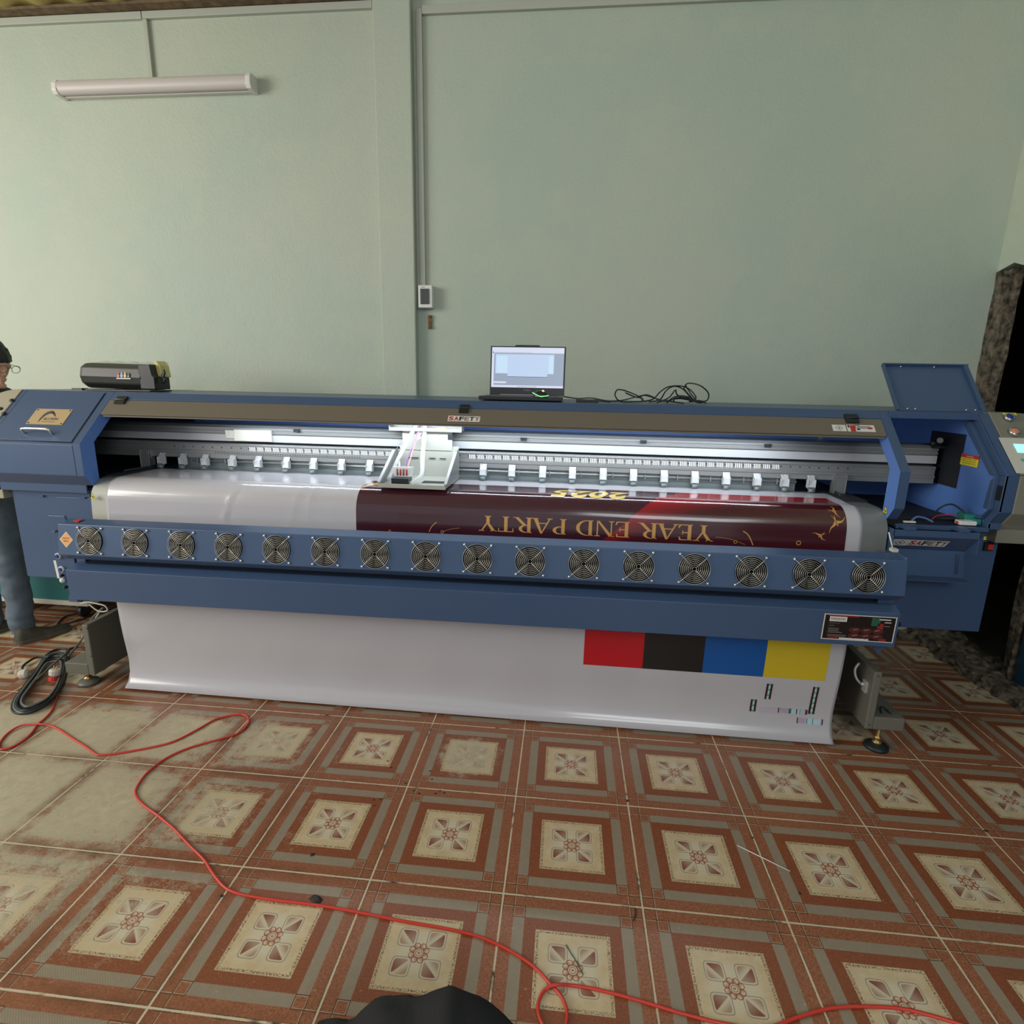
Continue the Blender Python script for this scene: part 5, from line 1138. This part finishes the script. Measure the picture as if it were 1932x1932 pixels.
# black cloth heap at the bottom edge
sil = [(590, 1940), (600, 1928), (640, 1925), (662, 1928), (676, 1912), (700, 1892), (722, 1882), (745, 1885), (790, 1881), (825, 1870), (850, 1862), (880, 1874), (902, 1884), (935, 1905), (968, 1935)]
bm = bmesh.new(); bmesh.ops.create_icosphere(bm, subdivisions=5, radius=1)
YC = -1.30; ridge = [at(u, v, 1, YC) for u, v in sil]; ridge = [V((ridge[0].x-.03, 0, 0))]+ridge+[V((ridge[-1].x+.03, 0, 0))]
c0_ = V(((ridge[0].x+ridge[-1].x)/2, YC, 0)); half = (ridge[-1].x-ridge[0].x)/2
def ridge_z(x):
    for a, b in zip(ridge, ridge[1:]):
        if a.x <= x <= b.x: return a.z+(b.z-a.z)*(x-a.x)/max(1e-6, b.x-a.x)
    return 0
for v in bm.verts:
    p = v.co.copy(); X_ = p.x/max(1e-6, abs(p.x)+0)*min(1, abs(p.x)) if p.x else 0
    x_ = c0_.x+X_*half; f_ = max(0, p.z)/max(1e-4, math.sqrt(max(1e-6, 1-p.x*p.x)))
    z_ = ridge_z(x_)*f_ if p.z > 0 else 0
    y_ = p.y*(.035 if p.y > 0 else .2); fold_ = (.010*noise.noise(p*4+V((3, 1, 2)))+.006*noise.noise(p*9))*min(1, f_*3) if p.z > 0 and abs(p.y) > .08 else 0
    v.co = V((x_, YC+y_, max(.001, z_+fold_)))
for f in bm.faces: f.smooth = True
me = bpy.data.meshes.new('cloth_bag'); org_ = V((c0_.x, c0_.y, 0))
for v in bm.verts: v.co -= org_
bm.to_mesh(me); bm.free(); me.materials.append(M['cloth']); o = bpy.data.objects.new('cloth_bag', me); COL.objects.link(o); o.location = org_
tag(o, 'crumpled black cloth heap on the tiles at the bottom edge', 'cloth')

# ------------------------------------------------------------------ the person at the left end
PX, PY = -2.425, .50
pn = thing('person', 'person in dark shirt, jeans and glasses standing behind the left end of the printer', 'person', (PX, PY, 0))
_sv, _sf = [(0, 0, 1)], []
for _i in range(1, 7):
    for _k in range(12): _sv.append((sin(pi*_i/7)*cos(pi*_k/6), sin(pi*_i/7)*sin(pi*_k/6), cos(pi*_i/7)))
_sv.append((0, 0, -1))
for _k in range(12):
    _l = (_k+1) % 12; _sf.append((0, 1+_k, 1+_l)); _sf.append((73, 61+_l, 61+_k))
    for _i in range(5): _sf.append((1+_i*12+_k, 13+_i*12+_k, 13+_i*12+_l, 1+_i*12+_l))
def skin(nodes, edges, name, m, parent, sub=2, root=0, vox=None, extra=None):
    "one continuous surface grown around joints that carry a radius each"
    vs_, fs_ = [], []; o_ = WO[parent]; ex = extra if name == 'body' else None
    for a, b in edges:
        A, B_ = nodes[a], nodes[b]; ra, rb = (A[3], A[4] if len(A) > 4 else A[3]), (B_[3], B_[4] if len(B_) > 4 else B_[3])
        L = (V(A[:3])-V(B_[:3])).length; n = max(2, int(L/(min(*ra, *rb)*.28)))
        for k in range(n+1):
            t = k/n; c = V(A[:3]).lerp(V(B_[:3]), t)-o_; rx_, ry_ = ra[0]+(rb[0]-ra[0])*t, ra[1]+(rb[1]-ra[1])*t; rz_ = min(rx_, ry_); q0 = len(vs_); vs_ += [(c.x+a_*rx_, c.y+b_*ry_, c.z+c_*rz_) for a_, b_, c_ in _sv]; fs_ += [tuple(i_+q0 for i_ in f_) for f_ in _sf]
    me = bpy.data.meshes.new(name); me.from_pydata(vs_, [], fs_)
    if ex: bm = bmesh.new(); bm.from_mesh(me); ex(bm); bm.to_mesh(me); bm.free()
    o = bpy.data.objects.new(name, me); COL.objects.link(o)
    r_ = o.modifiers.new('remesh', 'REMESH'); r_.mode = 'VOXEL'; r_.voxel_size = vox or .011; r_.use_smooth_shade = True
    if not ex: q_ = o.modifiers.new('smooth', 'SMOOTH'); q_.iterations = 4
    dg = bpy.context.evaluated_depsgraph_get(); m2 = bpy.data.meshes.new_from_object(o.evaluated_get(dg)); bpy.data.objects.remove(o)
    if extra and not ex:
        bm = bmesh.new(); bm.from_mesh(m2); extra(bm); bm.to_mesh(m2); bm.free()
    m2.materials.clear(); m2.materials.append(m)
    for p_ in m2.polygons: p_.use_smooth = True; p_.material_index = 0
    o = bpy.data.objects.new(name, m2); COL.objects.link(o); o.parent = parent; WO[o] = o_
    return o
HC = V((PX+.032, PY, 1.500))   # head centre, faces +x and a little down
LX = PX
HX = LX-.13
body = [(HX, PY, .86, .12, .10), (HX+.01, PY, 1.02, .115, .10), (HX+.05, PY, 1.20, .13, .11), (HX+.09, PY, 1.31, .10, .08), (HX+.13, PY, 1.38, .05), (LX+.03, PY, 1.43, .048),
        (HX+.08, PY-.02, .80, .082), (LX-.03, PY-.01, .45, .048), (LX-.005, PY-.03, .08, .034), (HX-.09, PY+.02, .80, .082), (HX-.13, PY+.02, .45, .048), (HX-.14, PY+.02, .08, .034),
        (HX+.09, PY-.15, 1.30, .05), (HX+.08, PY-.20, 1.07, .036), (HX+.14, PY-.19, .90, .026), (HX+.09, PY+.15, 1.30, .05), (HX+.08, PY+.20, 1.07, .036), (HX+.14, PY+.19, .90, .026),
        (HX+.17, PY-.19, .84, .030, .016), (HX+.17, PY+.19, .84, .030, .016)]
body = [(*n_[:3], *[q_*(.80 if n_[2] < 1.35 and k_ < 18 else 1) for q_ in n_[3:]]) for k_, n_ in enumerate(body)]
bed = [(0, 1), (1, 2), (2, 3), (3, 4), (4, 5), (0, 6), (6, 7), (7, 8), (0, 9), (9, 10), (10, 11), (3, 12), (12, 13), (13, 14), (3, 15), (15, 16), (16, 17), (14, 18), (17, 19)]
for hand, sy in ((18, -1), (19, 1)):
    hx, hy, hz_ = body[hand][:3]
    for f in range(4):
        i0 = len(body); yo = (f-1.5)*.019; ln_ = (.060, .070, .066, .052)[f]
        body += [(hx+.02, hy+yo, hz_, .009), (hx+.02+ln_*.5, hy+yo, hz_-.006, .0085), (hx+.02+ln_*.9, hy+yo, hz_-.028, .0075)]; bed += [(hand, i0), (i0, i0+1), (i0+1, i0+2)]
    i0 = len(body); body += [(hx-.005, hy-sy*.035, hz_-.005, .010), (hx+.03, hy-sy*.052, hz_-.012, .009)]; bed += [(hand, i0), (i0, i0+1)]
def folds(amp, fz):
    def g(bm):
        bm.normal_update()
        for v in bm.verts:
            p = v.co; v.co = p+v.normal*amp*(noise.noise(V((p.x*7, p.y*7, p.z*fz)))+.5*noise.noise(V((p.x*16, p.y*16, p.z*fz*2.2+5))))
    return g
def head(bm):
    o_ = HC-WO[pn]; rot = Matrix.Rotation(.30, 3, 'Y')
    ret = bmesh.ops.create_uvsphere(bm, u_segments=32, v_segments=20, radius=1)
    for v in ret['verts']:
        p = v.co.copy(); x, y, z = p.x*.092, p.y*.073, p.z*.112
        if p.x > 0 and z < 0: x += -.012*p.z*-1*0; x *= 1-.05*abs(p.z)
        if z < -.02: y *= 1-.28*min(1, (-z-.02)/.08); x += .012*min(1, (-z-.02)/.08) if x > 0 else .03*min(1, (-z-.02)/.08)
        if p.x > .86 and abs(y) < .02 and -.04 < z < .01: x += .0
        v.co = o_+rot @ V((x, y, z))
    def ball(c, r, s_=(1, 1, 1)):
        rt = bmesh.ops.create_uvsphere(bm, u_segments=12, v_segments=8, radius=r)
        for v in rt['verts']: v.co = o_+rot @ (V(c)+V((v.co.x*s_[0], v.co.y*s_[1], v.co.z*s_[2])))
    ball((.094, 0, -.018), .014, (1.1, .9, 1.6)); ball((.088, 0, .012), .012, (.9, .9, 2)); ball((.086, 0, -.056), .012, (1, 1.8, .5)); ball((.085, 0, -.066), .011, (1, 1.6, .5)); ball((.080, 0, -.092), .02, (1, 1.3, .8))
    for s_ in (-1, 1): ball((.0, .075*s_, -.008), .02, (.7, .35, 1.4)); ball((.078, .03*s_, .008), .013, (1, 1.1, .8))
skin(body, bed, 'body', M['skin'], pn, 2, 0, .0058, head)
sh = [(HX, PY, .90, .132, .115), (HX+.01, PY, 1.02, .130, .115), (HX+.05, PY, 1.20, .143, .122), (HX+.09, PY, 1.32, .115, .092), (HX+.13, PY, 1.385, .066), (HX+.09, PY-.15, 1.31, .062), (HX+.08, PY-.20, 1.09, .048), (HX+.09, PY+.15, 1.31, .062), (HX+.08, PY+.20, 1.09, .048)]
skin(sh, [(0, 1), (1, 2), (2, 3), (3, 4), (3, 5), (5, 6), (3, 7), (7, 8)], 'shirt', M['shirt'], pn, 3, 0, None, folds(.010, 12))
je = [(HX, PY, .94, .128, .112), (HX, PY, .86, .13, .112), (HX+.075, PY-.02, .76, .096), (LX-.045, PY-.01, .60, .076), (LX-.04, PY-.01, .42, .066), (LX-.032, PY-.015, .25, .062), (LX-.015, PY-.03, .10, .060), (LX-.01, PY-.03, .07, .056),
      (HX-.08, PY+.02, .76, .095), (HX-.13, PY+.02, .45, .066), (HX-.14, PY+.02, .08, .058)]
skin(je, [(0, 1), (1, 2), (2, 3), (3, 4), (4, 5), (5, 6), (6, 7), (1, 8), (8, 9), (9, 10)], 'jeans', M['jeans'], pn, 3, 0, None, folds(.012, 14))
# hair cap
mb = MB()
def hairp(a, b):
    th = 2*pi*a; ph_ = pi*b*.66; p = V((sin(ph_)*cos(th), sin(ph_)*sin(th), cos(ph_))); k = 1+.06*noise.noise(p*5)+.03*noise.noise(p*14)
    x, y, z = p.x*.102*k, p.y*.085*k, p.z*.124*k
    if p.x > .45 and z < .02: x *= .80; z = max(z, .018-.03*abs(p.y))
    if p.x < -.1 and b > .85: z -= .012
    return HC+Matrix.Rotation(.30, 3, 'Y') @ V((x-.004, y, z+.004))
mb.grid(hairp, 48, 20); mb.build('hair', M['hair'], pn)
rotm = Matrix.Rotation(.30, 3, 'Y'); G = lambda x, y, z: HC+rotm @ V((x, y, z))
mb = MB()
for s_ in (-1, 1):
    mb.tube([G(.118-.012*abs(sin(k*pi/10)*0), s_*.033+.023*cos(k*pi/10), .004+.019*sin(k*pi/10)) for k in range(20)], .0013, 6, True)
    mb.tube([G(.116, s_*.056, .008), G(.09, s_*.074, .008), G(.0, s_*.078, .005), G(-.02, s_*.078, -.01)], .0014)
mb.tube([G(.118, -.010, .008), G(.121, 0, .011), G(.118, .010, .008)], .0013); mb.build('glasses', mat('glasses_frame', (.09, .08, .07), .3, .6), pn)
# shoes
def shoe(hx, hy, tx, ty):
    d = V((tx-hx, ty-hy, 0)); L = .255; d.normalize(); s_ = V((-d.y, d.x, 0)); mb = MB()
    def P(a, b, h=1):
        x = -.03+a*L; wv = .040+.010*sin(pi*min(1, a*1.1))+(.004 if a > .5 else 0); wv *= 1 if a < .8 else math.sqrt(max(0, 1-((a-.8)/.21)**2)); wv *= 1 if a > .1 else math.sqrt(max(.05, 1-((.1-a)/.12)**2))
        top = .085 if a < .25 else .085-.045*min(1, (a-.25)/.4); top = .018+(top-.018)*(math.sqrt(max(.0, min(1, a/.08)))*math.sqrt(max(0, min(1, (1-a)/.12)))); th = pi*b; return V((hx, hy, 0))+d*x+s_*(wv*cos(th))+V((0, 0, .018+(top-.018)*sin(th)**.8*(1 if a < .85 else .8)))
    mb.grid(lambda a, b: P(a, b), 24, 14); up = mb.build('shoe', M['shoe'], pn)
    mb = MB(); N_ = 24; ring = []
    for k in range(N_+1): a = k/N_; w0 = (P(a, 0)-P(a, 1)).length/2+.004; ring.append((a, w0))
    o1 = [V((hx, hy, 0))+d*(-.032+a*(L+.004))+s_*w0 for a, w0 in ring]; o2 = [V((hx, hy, 0))+d*(-.032+a*(L+.004))-s_*w0 for a, w0 in ring][::-1]
    allp = o1+o2; n = len(allp); mb.add([p+V((0, 0, .001)) for p in allp]+[p+V((0, 0, .022)) for p in allp], [tuple(range(n))[::-1], tuple(range(n, 2*n))]+[(i, (i+1) % n, n+(i+1) % n, n+i) for i in range(n)]); mb.build('sole', M['sole'], up)
shoe(-2.425, .435, -2.335, .60); shoe(HX-.15, PY-.02, HX-.10, PY+.2)
